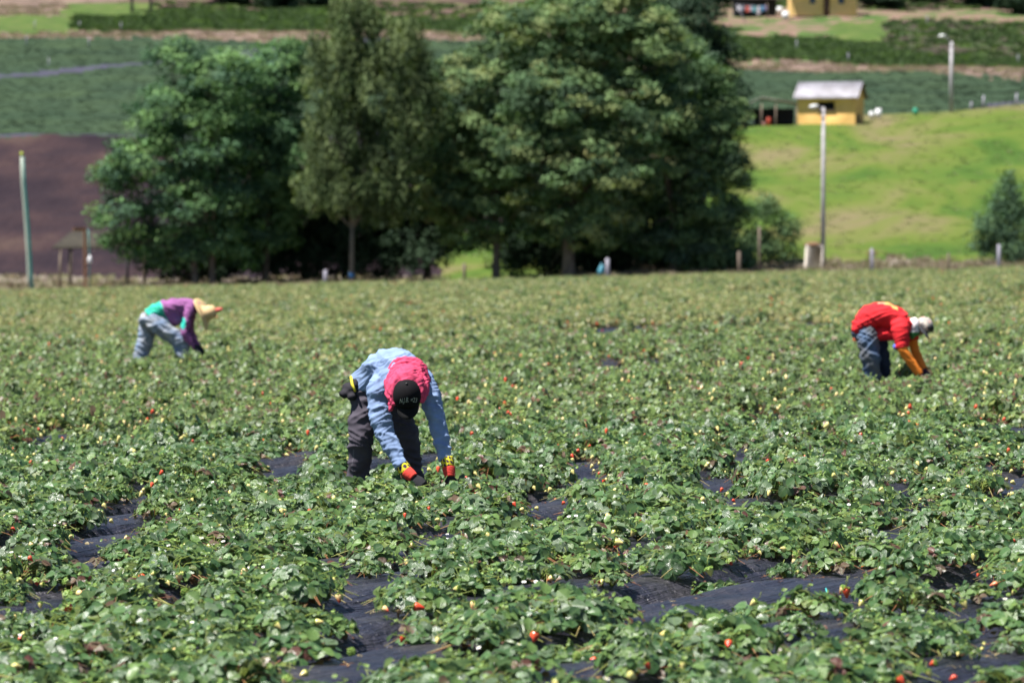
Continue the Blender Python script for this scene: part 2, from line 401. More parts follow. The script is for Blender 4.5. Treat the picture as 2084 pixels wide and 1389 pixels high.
# merged kinds for the mass of the field, kept in a collection of their own
kinds = bpy.data.collections.new('plant_kinds')
N_NEAR, N_MID, N_OLIVE = 9, 6, 6
near_parts = []
def merged(i, seed, T, nleaf, yellow, stems, buds, nb, nf, lm):
    lf, st = plant_arrays(seed, T, nleaf, yellow, stems, buds)
    if i < N_NEAR: near_parts.append((lf.mesh('foliage', True), st.mesh('stalks', False)))
    rg = np.random.default_rng(seed + 500)
    mb = MB()
    mb.V = lf.V + st.V; mb.Cc = lf.Cc + st.Cc; mb.U = lf.U + st.U
    mb.L = lf.L + [k + lf.n for k in st.L]; mb.S = lf.S + st.S; mb.M = [0] * len(lf.S) + [1] * len(st.S); mb.n = lf.n + st.n
    for k in range(nb):
        a = rg.uniform(0, 6.28); o = np.array((math.cos(a), math.sin(a), 0)) * rg.uniform(.20, .31) + np.array((0, 0, rg.uniform(.05, .12)))
        q = rg.random()
        berry(mb, o, np.array((math.cos(a), math.sin(a), rg.uniform(-1.6, -.2))), rg.uniform(.038, .054), 2 if q < .22 else (3 if q < .36 else 4), n=7)
    for k in range(nf):
        a = rg.uniform(0, 6.28); o = np.array((math.cos(a), math.sin(a), 0)) * rg.uniform(.1, .2) + np.array((0, 0, rg.uniform(.10, .17)))
        flower(mb, o, np.array((rg.normal(0, .4), -.5, 1)), 5, 6)
    me = mb.mesh('strawberry_plant_kind')
    for m in (lm, M_stem, M_red, M_half, M_pale, M_petal, M_pollen): me.materials.append(m)
    o = bpy.data.objects.new('plant_kind_%02d' % i, me); kinds.objects.link(o)
for i in range(N_NEAR): merged(i, 100 + i, LT_NEAR, 38, 0.0, True, 9, 2, 1 if i == 4 else 0, M_leaf)
for i in range(N_MID): merged(N_NEAR + i, 200 + i, LT_MID, 32, 0.16, True, 9, 2, 0, M_leaf_far)
for i in range(N_OLIVE): merged(N_NEAR + N_MID + i, 300 + i, LT_MID, 28, (0.2, 0.5, 0.7, 0.85, 1.0, 0.6)[i], True, 6 + i, 3, int(i == 0), M_leaf_far)

# bare places in the rows, where the film shows (photo positions taken back to the ground)
GAPS = [(760, 1150, .42), (715, 1190, .3), (1100, 1018, .42), (895, 1060, .36), (265, 1062, .5), (130, 1185, .4), (150, 1205, .3), (1290, 1180, .3), (1540, 1135, .4), (1560, 1265, .35), (1720, 1225, .5), (1880, 1190, .4), (1200, 1335, .4), (1110, 1345, .25),
        (720, 1380, .28), (1880, 1350, .4), (2040, 1295, .35), (1960, 1310, .35), (1190, 940, .36), (1440, 966, .34), (2020, 955, .45), (2030, 865, .5), (600, 925, .4),
        (870, 920, .4), (760, 935, .35), (130, 885, .6), (330, 860, .3), (380, 1205, .3), (200, 1110, .3), (1820, 985, .3), (1490, 918, .35), (60, 1080, .25), (1550, 1300, .25), (300, 1000, .25), (2000, 1180, .3)]
gaps = [(*px_ground(a, b, -0.08), r) for a, b, r in GAPS]
PEOPLE = {'front': px_ground(785, 985, 0), 'left': px_ground(330, 738, 0), 'right': px_ground(1800, 772, 0)}
clear = [(PEOPLE['front'][0] - .17, PEOPLE['front'][1] + .1, .26), (PEOPLE['front'][0] + .2, PEOPLE['front'][1] + .1, .26), (PEOPLE['left'][0] - .45, PEOPLE['left'][1], .22), (PEOPLE['left'][0] + .32, PEOPLE['left'][1], .22),
         (PEOPLE['right'][0] - .3, PEOPLE['right'][1], .25), (PEOPLE['right'][0] - .05, PEOPLE['right'][1] + .2, .22)]
pts = []
kmin, kmax = int(-190 / PITCH), int(60 / PITCH)
for k in range(kmin, kmax):
    for offr in (-0.25, 0.22, 0.65):
        vv = np.arange(-20, 240, 0.27); vv = vv + rng.uniform(-.09, .09, len(vv))
        uu = (k + 0.5) * PITCH + offr + rng.normal(0, .05, len(vv))
        x = uu * RN[0] + vv * RD[0]; y = uu * RN[1] + vv * RD[1]
        fur = offr > .5
        if fur:
            nn_ = np.array([noise.noise((a * .35, b * .14, 5.5)) for a, b in zip(x, y)]); okf = (nn_ + np.interp(y, [18, 60, 120], [-.02, .04, .15]) + rng.uniform(-.15, .15, len(y))) > .06
        else: okf = True
        ok = okf & (y > 12.5) & (y < FIELD_END) & (np.abs(x) < 0.150 * y + 1.5)
        pts.append(np.stack([x[ok], y[ok]], 1))
pts = np.concatenate(pts)
keep = np.ones(len(pts), bool)
shrink = np.ones(len(pts))
for gx, gy, r in gaps:
    if gy < 23: r = r * .62
    # seen so low over the ground, a bare place needs room in front of it as well
    vis = 26 * gy * gy / (F * CH); ry = .5 * (.078 * gy + vis); cy = gy - ry + vis * .5
    q = np.abs((pts[:, 0] - gx) / (r * .62)) ** 3 + np.abs((pts[:, 1] - cy) / ry) ** 4
    stay = rng.random(len(pts)) < (.28 if gy < 24 else .13)
    keep &= (q > 1) | stay
    shrink[(q <= 1) & stay] = 0.55
    shrink[(q > 1) & (q < 2.2)] = 0.8
px_, py_ = PEOPLE['right']; clear += [(px_ + .5, py_ - .35, .35), (px_ + .5, py_ - .95, .35), (px_ + .45, py_ - 1.5, .3), (px_ - .1, py_ - .6, .2)]
for gx, gy, r in clear: keep &= (pts[:, 0] - gx) ** 2 + (pts[:, 1] - gy) ** 2 > r * r
pn = np.array([noise.noise((p[0] * .9, p[1] * .45, 3.3)) for p in pts])
keep &= ~((pn > 0.40) & (np.hypot(pts[:, 0] - PEOPLE['left'][0], (pts[:, 1] - PEOPLE['left'][1]) * .4) > 3) & (rng.random(len(pts)) < .85))
keep &= rng.random(len(pts)) > 0.05
farp = np.array([noise.noise((p[0] * .30, p[1] * .05, 9.1)) for p in pts])
nearp = np.hypot(pts[:, 0] - PEOPLE['left'][0], (pts[:, 1] - PEOPLE['left'][1]) * .4) < 3
keep &= ~((farp > .27) & ~nearp & (pts[:, 1] > 60) & (rng.random(len(pts)) < .9))
pts = pts[keep]; shrink = shrink[keep]; pn = pn[keep]
order = np.argsort(pts[:, 1]); pts = pts[order]; shrink = shrink[order]; pn = pn[order]
pz = ground_z(pts[:, 0], pts[:, 1])
pscale = shrink * rng.uniform(.8, 1.22, len(pts)) * (1 - .25 * np.clip(pn, 0, .4)); prot = rng.uniform(0, 6.28, len(pts))
inview = np.abs(pts[:, 0]) < (1042 / F) * pts[:, 1] + 0.05
front_ok = pts[:, 1] > (CH + .05) * F / (1389 - HY) * .985
cand = np.where(inview & front_ok)[0][:300]
solo = np.zeros(len(pts), bool); solo[cand] = True

# single berry, flower meshes for the plants one can tell apart
def berry_mesh(mat, L=0.038):
    mb = MB(); berry(mb, np.zeros(3), np.array((0, 0, -1.)), L, 0, n=10); me = mb.mesh('strawberry', True); me.materials.append(mat); return me
def calyx_mesh():
    mb = MB()
    for e in range(6):
        th = e * 1.047; dd = np.array((math.cos(th), math.sin(th), -.2)); leaflet(mb, LT_MID, np.array((0, 0, .0005)), dd, np.array((0, 0, 1.)), .019, .2, .2, (.16, .26, .05), 0)
    mb.tube([(0, 0, 0), (0.004, 0, .02), (0.02, 0.006, .035)], [.0016, .0014, .0012], 4, col=(.25, .3, .08))
    me = mb.mesh('calyx'); me.materials.append(M_stem); return me
BM = {'red': berry_mesh(M_red), 'half': berry_mesh(M_half), 'pale': berry_mesh(M_pale, .036)}
CM = calyx_mesh()
fb = MB(); flower(fb, np.zeros(3), np.array((0, -.4, 1.)), 0, 1, .011); FM = fb.mesh('flower'); FM.materials.append(M_petal); FM.materials.append(M_pollen)
for a, b in near_parts: a.materials.append(M_leaf); b.materials.append(M_stem)
RED_AT = [px_ground(a, b, -.02) for a, b in [(1225, 1285), (1190, 1268), (1280, 1183), (1320, 1155), (1315, 1100), (1718, 1197), (2020, 1160), (1880, 1162), (925, 1232), (955, 1193), (718, 1378), (718, 1340), (290, 1052), (383, 1012), (185, 1197), (272, 1158), (1750, 1335), (965, 1102), (1370, 1108), (505, 1018), (135, 1078)]]
for i in cand:
    x, y = pts[i]; rg = np.random.default_rng(9000 + int(i))
    has_red = any((x - a) ** 2 + ((y - b) * .45) ** 2 < .05 for a, b in RED_AT)
    nb = int(rg.integers(0, 4)); cols = [('pale', 'half', 'red')[int(np.searchsorted([.74, .88], rg.random()))] for _ in range(nb)]
    if has_red: cols.append('red')
    nf = int(rg.random() < .09) * int(rg.integers(1, 3))
    cnt = {k_: cols.count(k_) for k_ in ('red', 'half', 'pale')}; wd_ = ['', 'one', 'two', 'three', 'four', 'five']
    bits = [wd_[cnt[k_]] + ' ' + nm_ for k_, nm_ in (('red', 'red'), ('half', 'half-red'), ('pale', 'pale')) if cnt[k_]]
    what = (' and '.join(bits) if len(bits) < 3 else ', '.join(bits)) + (' berries' if sum(cnt.values()) > 1 else ' berry') if bits else 'no berry'
    ppx = CX + x * F / y; ppy = HY + (CH - pz[i] - .1) * F / y
    hor = ['at left edge', 'far left', 'left', 'left of centre', 'at centre', 'right of centre', 'right', 'far right', 'at right edge'][int(np.clip(ppx / 232, 0, 8))]
    ver = ['above bottom rows', 'low down', 'near the bottom', 'at the very bottom'][int(np.clip((ppy - 1130) / 75, 0, 3))]
    e = empty('strawberry_plant', (x, y, pz[i]), prot[i], 'strawberry plant with ' + what + (', white flowers, ' if nf else ', ') + ver + ', ' + hor, 'strawberry plant', 'strawberry plants in the nearest rows')
    if len(e['label'].split()) > 16: e['label'] = e['label'].replace('strawberry plant with', 'plant,').replace(', white flowers', ', flowers')
    e.scale = (pscale[i],) * 3
    a, b = near_parts[int(i) % N_NEAR]
    for nm, me in (('foliage', a), ('stalks', b)):
        o = bpy.data.objects.new(nm, me); o.parent = e; C.objects.link(o)
    for c in cols:
        # berries hang out over the rim of the plant, mostly on the sunny near side
        an = -math.pi / 2 + rg.normal(0, 1.1) - prot[i]; rr = rg.uniform(.23, .33)
        o = bpy.data.objects.new('strawberry', BM[c]); o.parent = e; C.objects.link(o)
        o.location = (math.cos(an) * rr, math.sin(an) * rr, rg.uniform(.055, .11)); o.rotation_euler = (rg.normal(0, .6), rg.normal(0, .6), rg.uniform(0, 6))
        s = rg.uniform(1.15, 1.65); o.scale = (s, s, s)
        if c != 'pale': o['label'] = 'ripe red berry' if c == 'red' else 'half ripe red and cream berry'
        k = bpy.data.objects.new('calyx', CM); k.parent = o; C.objects.link(k)
    for _ in range(nf):
        an = rg.uniform(0, 6.28); rr = rg.uniform(.05, .2)
        o = bpy.data.objects.new('flower', FM); o.parent = e; C.objects.link(o)
        o.location = (math.cos(an) * rr, math.sin(an) * rr, rg.uniform(.15, .185)); o.rotation_euler = (rg.normal(0, .2), rg.normal(0, .2), -prot[i])

def scatter(name, P, rot, scl, vi, coll, mat=None):
    """one mesh of points, each carrying one plant of the collection"""
    me = bpy.data.meshes.new(name); me.vertices.add(len(P)); me.vertices.foreach_set('co', np.asarray(P, np.float32).ravel())
    a = me.attributes.new('rot', 'FLOAT_VECTOR', 'POINT'); a.data.foreach_set('vector', np.asarray(rot, np.float32).ravel())
    a = me.attributes.new('scl', 'FLOAT_VECTOR', 'POINT'); a.data.foreach_set('vector', np.asarray(scl, np.float32).ravel())
    a = me.attributes.new('vi', 'INT', 'POINT'); a.data.foreach_set('value', np.asarray(vi, np.int32))
    o = link(name, me)
    ng = bpy.data.node_groups.new(name, 'GeometryNodeTree')
    ng.interface.new_socket('Geometry', in_out='INPUT', socket_type='NodeSocketGeometry'); ng.interface.new_socket('Geometry', in_out='OUTPUT', socket_type='NodeSocketGeometry')
    gi = ng.nodes.new('NodeGroupInput'); go = ng.nodes.new('NodeGroupOutput')
    ci = ng.nodes.new('GeometryNodeCollectionInfo'); ci.inputs['Collection'].default_value = coll; ci.inputs['Separate Children'].default_value = True; ci.inputs['Reset Children'].default_value = True
    ip = ng.nodes.new('GeometryNodeInstanceOnPoints'); ip.inputs['Pick Instance'].default_value = True
    def at(nm, ty):
        n = ng.nodes.new('GeometryNodeInputNamedAttribute'); n.data_type = ty; n.inputs['Name'].default_value = nm; return [s for s in n.outputs if s.enabled and s.name == 'Attribute'][0]
    ng.links.new(gi.outputs[0], ip.inputs['Points']); ng.links.new(ci.outputs[0], ip.inputs['Instance'])
    ng.links.new(at('vi', 'INT'), ip.inputs['Instance Index']); ng.links.new(at('rot', 'FLOAT_VECTOR'), ip.inputs['Rotation']); ng.links.new(at('scl', 'FLOAT_VECTOR'), ip.inputs['Scale'])
    ng.links.new(ip.outputs[0], go.inputs[0])
    md = o.modifiers.new('scatter', 'NODES'); md.node_group = ng
    return o
rest = ~solo
P = np.stack([pts[:, 0], pts[:, 1], pz], 1)[rest]; nR = len(P); dist = P[:, 1]
# a paler, yellower plot starts about 85 m away
edge = 84 + 5 * np.sin(P[:, 0] * .5) + rng.normal(0, 7, nR)
vi = np.where(dist > edge, N_NEAR + N_MID + rng.integers(0, N_OLIVE, nR), np.where(dist > 42, N_NEAR + rng.integers(0, N_MID, nR), rng.integers(0, N_NEAR, nR)))
rot = np.stack([rng.normal(0, .06, nR), rng.normal(0, .06, nR), prot[rest]], 1)
scl = np.repeat((pscale[rest] * np.where(dist > edge, 1.08, 1.0))[:, None], 3, 1); scl[:, 2] *= np.interp(dist, [30, 50, 90], [1, 1.35, 1.5]) * rng.uniform(.7, 1.25, nR)
mass = scatter('strawberry_plants', P, rot, scl, vi, kinds)
tag(mass, 'dense green mass of low strawberry plants filling the field behind the nearest rows', 'crop', kind='stuff')
bits_c = bpy.data.collections.new('litter_kinds'); rgl = np.random.default_rng(77)
for i in range(5):
    k = MB(); cc = [(.16, .08, .04), (.24, .15, .07), (.10, .05, .035), (.30, .24, .12), (.09, .07, .05)][i]
    for t in range(3): leaflet(k, LT_MID, np.array((rgl.normal(0, .03), rgl.normal(0, .03), .004 + t * .002)), rgl.normal(0, 1, 3) * np.array((1, 1, .15)), np.array((0, 0, 1.)) + rgl.normal(0, .25, 3), rgl.uniform(.015, .045), .4, .3, np.array(cc) * rgl.uniform(.7, 1.2), 0)
    k.tube([(0, 0, .003), (.05, .03, .012), (.12, .02, .004)], .0018, 4, col=np.array(cc) * 1.3)
    me = k.mesh('litter_kind'); me.materials.append(M_stem); bits_c.objects.link(bpy.data.objects.new('litter_kind_%02d' % i, me))
nl = 2000; ly = 15 + 33 * rgl.random(nl) ** 1.3; lx = (rgl.random(nl) * 2 - 1) * (.15 * ly + .5)
lit = scatter('leaf_litter', np.stack([lx, ly, ground_z(lx, ly) + .006], 1), np.stack([rgl.normal(0, .1, nl), rgl.normal(0, .1, nl), rgl.uniform(0, 6.28, nl)], 1), np.repeat(rgl.uniform(.3, .9, nl)[:, None], 3, 1), rgl.integers(0, 5, nl), bits_c)
tag(lit, 'dry brown leaf bits and stalks lying on the black film between the near plants', 'leaf litter', kind='stuff')

# ------------------------------------------------------------------ the hillside beyond the field
KL = [(222, 572), (235, 540), (300, 281), (395, 84), (405, 70), (450, 20), (520, -60), (900, -420)]
KR = [(215, 545), (228, 532), (260, 378), (290, 250), (299, 238), (352, 152), (360, 143), (415, 62), (430, 34), (470, -10), (560, -90), (900, -420)]
def plane_py(px, d): return HY + (CH - 0.0) * F / d - TX * (px - CX)
def terr_py(px, d):
    """height of the hill, told as the photo row it shows in, for distance d and bearing px (arrays)"""
    px = np.asarray(px, float); d = np.asarray(d, float)
    p0 = plane_py(px, np.minimum(d, 222.0)) + 3
    def kn(K, px):
        ds = np.array([k[0] for k in K], float); ps = np.array([k[1] for k in K], float)
        return np.interp(d, ds, ps), ds[0]
    a, da = kn(KL, px); b, db = kn(KR, px)
    slant = -0.068 * (np.clip(px, 1300, 2500) - 1750)
    wgt = np.interp(d, [235, 285, 300, 350, 400], [0, 1, 1, 0.0, 0.0]); b = b + slant * wgt
    b = b + np.interp(d, [340, 352, 362, 400], [0, 1, 1, 0]) * 0.035 * (np.clip(px, 1300, 2500) - 1750)
    ta = smooth(205, 236, d); tb = smooth(205, 226, d)
    a = p0 * (1 - ta) + a * ta; b = p0 * (1 - tb) + b * tb
    t = smooth(900, 1420, px)
    return a * (1 - t) + b * t
def tz(x, d):
    px = CX + np.asarray(x) * F / d
    return CH + (HY - terr_py(px, d)) * np.asarray(d) / F
def on_hill(px, d, dz=0.0):
    """point standing on the hill at bearing px, distance d"""
    x = (px - CX) * d / F; return Vector((x, d, float(tz(x, d)) + dz))
pxs = np.arange(-900, 3000, 7.0); ds = np.concatenate([np.arange(205.2, 330, 0.8), np.arange(330, 470, 1.4), np.arange(470, 920, 25.0)])
PX, DD = np.meshgrid(pxs, ds, indexing='ij'); XX = (PX - CX) * DD / F; PY = terr_py(PX, DD)
ZZ = CH + (HY - PY) * DD / F
rough_n = np.array([noise.noise((a * .10, b * .12, 1.7)) * .55 + noise.noise((a * .42, b * .42, 4.1)) * .10 if b < 480 else 0 for a, b in zip(XX.ravel(), DD.ravel())]).reshape(XX.shape)
ZZ = ZZ + rough_n * smooth(215, 240, DD)
fpx = (PX[:-1, :-1] + PX[1:, 1:]) / 2; fpy = (PY[:-1, :-1] + PY[1:, 1:]) / 2; fd = (DD[:-1, :-1] + DD[1:, 1:]) / 2
jx = 8 * np.sin(fpx * .05 + fd * .3) + 6 * np.sin(fpx * .13 - fd * .7); jy = 1.6 * np.sin(fpx * .09 + fd) + 1.2 * np.sin(fpx * .23)
qx = fpx + jx; qy = fpy + jy
reg = np.full(fpx.shape, 'hill', dtype=object)
left = qx < 1150
def setr(mask, nm): reg[mask] = nm
setr(left & (qy > 563), 'dry_verge')
setr(left & (qy <= 563) & (qy > 281), 'ploughed_field')
setr(left & (qy <= 281) & (qy > 81), 'crop_field')
sl_ = 160 - 0.097 * qx
setr(left & (np.abs(fpy - sl_) < 3.6) & (qy < 270), 'bare_mulch_strip')
setr(left & (fpy < 281) & (fpy > 275), 'bare_mulch_strip')
setr(left & (qy <= 81) & (qy > 67), 'dry_grass_strip')
setr(left & (qy <= 67) & (qy > 22) & (qx > 150), 'green_field')
setr(left & (qy <= 67) & (qy > 22) & (qx <= 150), 'meadow')
setr(left & (qy <= 22 - .0 * qx), 'bare_slope')
setr(left & (qy <= 34) & (qx < 260), 'dry_grass_strip')
setr(left & (qy <= 34) & (qy > 8) & (qx > 130) & (qx < 330), 'meadow')
setr(left & (qy <= 46) & (qy > 10) & (qx > 760) & (qx < 980), 'bare_slope')
right = ~left
crest = 246 - 0.068 * (qx - 1750); strip = 150 + 0.035 * (qx - 1750)
setr(right & (qy > 533 + 3 * np.sin(qx * .03)), 'dry_verge')
setr(right & (reg != 'dry_verge') & (fd < 299), 'pasture')
setr(right & (fd >= 299) & (qy > strip), 'crop_field')
setr(right & (qy <= strip) & (qy > strip - 15), 'dry_grass_strip')
setr(right & (qy <= strip - 15) & (qy > 60), 'green_field')
setr(right & (qy <= 60), 'yard')
setr(right & (qy <= 82) & (qy > 44) & (qx > 1690) & (qx < 1800), 'meadow')
setr(right & (qy <= 78) & (qy > 40) & (qx > 1500) & (qx < 1690), 'yard')
setr(right & (qy <= 118) & (qy > 44) & (qx > 1800), 'weedy_bank')
setr(right & (qy < 20), 'bare_slope')
setr(left & (qx > 900) & (qy > 470), 'pasture')
def region_mats():
    D = {}
    D['dry_verge'] = simple('verge_litter', [(0.3, (0.06, 0.07, 0.03)), (0.45, (0.10, 0.09, 0.06)), (0.56, (0.17, 0.135, 0.12)), (0.66, (0.24, 0.20, 0.18)), (0.75, (0.07, 0.10, 0.03))], 2.2, 0.95, 0.8, 0.1, 6)
    D['dirt_track'] = simple('track_dirt', [(.3, (.13, .095, .075)), (.7, (.22, .165, .13))], 1.2, 1, .4, .05)
    D['ploughed_field'] = simple('ploughed_soil', [(0.3, (0.014, 0.010, 0.015)), (0.48, (0.024, 0.016, 0.020)), (0.6, (0.036, 0.022, 0.024)), (0.7, (0.055, 0.036, 0.032))], 0.16, 1, 1.0, 0.3, 10, bscale=1.6, stretch=(1, .4, 1))
    D['crop_field'] = simple('far_crop', [(0.3, (0.022, 0.040, 0.023)), (0.5, (0.028, 0.047, 0.026)), (0.7, (0.036, 0.058, 0.028))], 0.15, 1.0, 0.15, 0.04, 9, bscale=2.5)
    D['bare_mulch_strip'] = simple('old_mulch', [(0.3, (0.03, 0.03, 0.045)), (0.7, (0.07, 0.065, 0.09))], 1.2, 0.5)
    D['dry_grass_strip'] = simple('dry_grass_ground', [(0.28, (0.05, 0.06, 0.03)), (0.42, (0.09, 0.065, 0.05)), (0.55, (0.15, 0.105, 0.09)), (0.7, (0.21, 0.155, 0.11))], 0.6, 0.95, 0.6, 0.1, 8, stretch=(.5, 1, 1))
    D['green_field'] = simple('green_crop_ground', [(0.25, (0.05, 0.055, 0.035)), (0.42, (0.06, 0.10, 0.035)), (0.6, (0.08, 0.145, 0.04)), (0.8, (0.13, 0.17, 0.055))], 0.35, 0.9, 0.8, 0.2, 8, stretch=(.5, 1, 1))
    D['meadow'] = simple('meadow_ground', [(0.3, (0.040, 0.065, 0.02)), (0.5, (0.058, 0.095, 0.022)), (0.7, (0.10, 0.11, 0.04))], 0.5, 0.9, 0.6, 0.1, 6)
    D['bare_slope'] = simple('bare_slope_soil', [(0.3, (0.05, 0.034, 0.030)), (0.52, (0.09, 0.058, 0.05)), (0.62, (0.07, 0.085, 0.03))], 0.3, 1, 0.8, 0.2, 8)
    D['hill'] = D['meadow']
    D['yard'] = simple('yard_soil', [(0.3, (0.04, 0.07, 0.022)), (0.46, (0.06, 0.10, 0.028)), (0.50, (0.17, 0.115, 0.09)), (0.60, (0.14, 0.09, 0.07)), (0.66, (0.07, 0.11, 0.03))], 0.35, 1, 0.6, 0.1, 8)
    D['weedy_bank'] = simple('weedy_bank', [(0.3, (0.025, 0.022, 0.018)), (0.48, (0.045, 0.035, 0.028)), (0.58, (0.035, 0.06, 0.02)), (0.8, (0.06, 0.10, 0.025))], 0.5, 1, 0.9, 0.2, 8)
    # grazed bank: bright turf with dry drifts running along the slope
    m, nt, p = mat_base('pasture_turf'); L = nt.links
    a = noise_tex(nt, 0.13, 5, (0.8, 0.45, 1), dist=.8); b = noise_tex(nt, 0.9, 5, (1, .35, 1))
    r1 = ramp(nt, a.outputs[0], [(0.28, (0.026, 0.060, 0.012)), (0.42, (0.050, 0.092, 0.016)), (0.51, (0.076, 0.108, 0.020)), (0.59, (0.100, 0.112, 0.033)), (0.70, (0.132, 0.108, 0.06))])
    r2 = ramp(nt, b.outputs[0], [(0.25, (0.62, 0.7, 0.6)), (0.5, (1, 1, 1)), (0.8, (1.05, 1.0, .9))])
    mx = N(nt, 'ShaderNodeMix', data_type='RGBA', blend_type='MULTIPLY'); mx.inputs[0].default_value = .35
    L.new(r1.outputs[0], mx.inputs[6]); L.new(r2.outputs[0], mx.inputs[7]); L.new(mx.outputs[2], p.inputs['Base Color'])
    p.inputs['Roughness'].default_value = .95; p.inputs['Specular IOR Level'].default_value = .2
    bump(nt, p, b.outputs[0], .3, .06); D['pasture'] = m
    for m_ in D.values(): m_.node_tree.nodes['Principled BSDF'].inputs['Specular IOR Level'].default_value = .08
    return D
RM = region_mats()
nu, nv = PX.shape; idx = np.arange(nu * nv).reshape(nu, nv); allP = np.stack([XX.ravel(), DD.ravel(), ZZ.ravel()], 1)
FQ = np.stack([idx[:-1, :-1], idx[1:, :-1], idx[1:, 1:], idx[:-1, 1:]], -1)
for nm in sorted(set(reg.ravel())):
    q = FQ[reg == nm]; used, inv = np.unique(q.ravel(), return_inverse=True)
    o = link(nm, mesh_np(nm, allP[used], inv, np.full(len(q), 4), smooth=True), None, RM[nm]); tag(o, kind='structure')
# one wide sheet under everything, out to the horizon
def ground_sheet():
    xs = np.array([-2500, -1200, -600, -300, -150, -75, 0, 75, 150, 300, 600, 1200, 2500.]); ys = np.array([-600, -100, 0, 60, 130, 200, 230, 300, 400, 500, 700, 900, 1500, 2500.])
    X, Y = np.meshgrid(xs, ys, indexing='ij')
    Z = TX * np.clip(X, -60, 60) - .6
    far = Y > 205; dcl = np.clip(Y, 206, 900)
    hz = tz(np.clip(X, -.22 * dcl, .22 * dcl), dcl) - 1.5
    Z = np.where(far, hz, Z) - np.where(far, np.minimum((Y - 205) * .01, 3), 0)
    i = np.arange(X.size).reshape(X.shape); q = np.stack([i[:-1, :-1], i[1:, :-1], i[1:, 1:], i[:-1, 1:]], -1).reshape(-1, 4)
    o = link('ground', mesh_np('ground', np.stack([X.ravel(), Y.ravel(), Z.ravel()], 1), q.ravel(), np.full(len(q), 4)), None, RM['meadow']); tag(o, kind='structure')
ground_sheet()

# tufts and low crops that roughen the hillside
tufts = bpy.data.collections.new('tuft_kinds')
def tuft(i, cols, n, h, spread, wdt):
    rg = np.random.default_rng(900 + i); mb = MB()
    for k in range(n):
        a = rg.uniform(0, 6.28); o = np.array((math.cos(a), math.sin(a), 0)) * spread * math.sqrt(rg.random()); ln = rg.uniform(.6, 1.2) * h
        d = np.array((math.cos(a) * rg.uniform(.1, .8), math.sin(a) * rg.uniform(.1, .8), 1.)); d /= np.linalg.norm(d)
        s = np.cross(d, rg.normal(0, 1, 3)); s /= np.linalg.norm(s)
        c = np.array(cols[rg.integers(0, len(cols))]) * rg.uniform(.75, 1.2)
        mb.add([o - s * wdt, o + s * wdt, o + d * ln * .6 + s * wdt * .8, o + d * ln, o + d * ln * .6 - s * wdt * .8], [(0, 1, 2, 3, 4)], c)
    me = mb.mesh('tuft_kind'); me.materials.append(M_grass); o = bpy.data.objects.new('tuft_kind_%02d' % i, me); tufts.objects.link(o)
tuft(0, [(.07, .12, .024), (.09, .13, .03)], 46, .16, .42, .02)
tuft(1, [(.24, .23, .11), (.19, .22, .07)], 40, .22, .35, .02)
tuft(2, [(.08, .14, .02), (.10, .18, .03)], 60, .28, .40, .035)
tuft(3, [(.024, .042, .024), (.030, .052, .027)], 26, .10, .3, .03)
tuft(4, [(.045, .09, .022), (.065, .12, .03), (.035, .055, .02)], 46, .32, .42, .05)
tuft(5, [(.26, .20, .14), (.20, .15, .10), (.12, .13, .05)], 40, .3, .34, .02)
def strew(name, regs, n, kinds_i, smin, smax, label, cat, dmax=460, seed=1):
    rg = np.random.default_rng(seed)
    ii, jj = np.where(np.isin(reg, regs) & (fpx > -420) & (fpx < 2500) & (fd < dmax))
    area = (7 * fd[ii, jj] / F) * np.where(fd[ii, jj] < 330, .8, 1.4)
    k = rg.choice(len(ii), n, p=area / area.sum()); i, j = ii[k], jj[k]
    a, b = rg.random(n), rg.random(n)
    px_ = PX[i, j] + a * 7; d_ = DD[i, j] + b * (DD[i, j + 1] - DD[i, j])
    z_ = (ZZ[i, j] * (1 - a) * (1 - b) + ZZ[i + 1, j] * a * (1 - b) + ZZ[i, j + 1] * (1 - a) * b + ZZ[i + 1, j + 1] * a * b)
    Pq = np.stack([(px_ - CX) * d_ / F, d_, z_ - .02], 1)
    s = rg.uniform(smin, smax, n)
    o = scatter(name, Pq, np.stack([np.zeros(n), np.zeros(n), rg.uniform(0, 6.28, n)], 1), np.repeat(s[:, None], 3, 1), np.array(kinds_i)[rg.integers(0, len(kinds_i), n)], tufts)
    tag(o, label, cat, kind='stuff')
strew('grass', ['pasture'], 2600, [0, 0, 1], .3, .7, 'short bright green grass with dry tufts on the bank behind the trees', 'grass', 300, 11)
strew('dry_grass', ['dry_grass_strip', 'dry_verge'], 3500, [5, 5, 1], .6, 1.3, 'dry straw coloured grass along the verges between the fields', 'grass', 460, 12)
strew('distant_crop', ['crop_field'], 9000, [3], .6, 1.2, 'even bluish green low crop on the fields up the hill', 'crop', 420, 13)
strew('bank_weeds', ['weedy_bank', 'bare_slope'], 1900, [2, 4, 4], .5, 1.5, 'scattered dark green weeds on the brown bank near the top right', 'weeds', 460, 15)
strew('weeds', ['green_field'], 7000, [4, 4, 2], .7, 1.6, 'rough bright green weeds and leafy crop on the upper hillside', 'weeds', 460, 14)

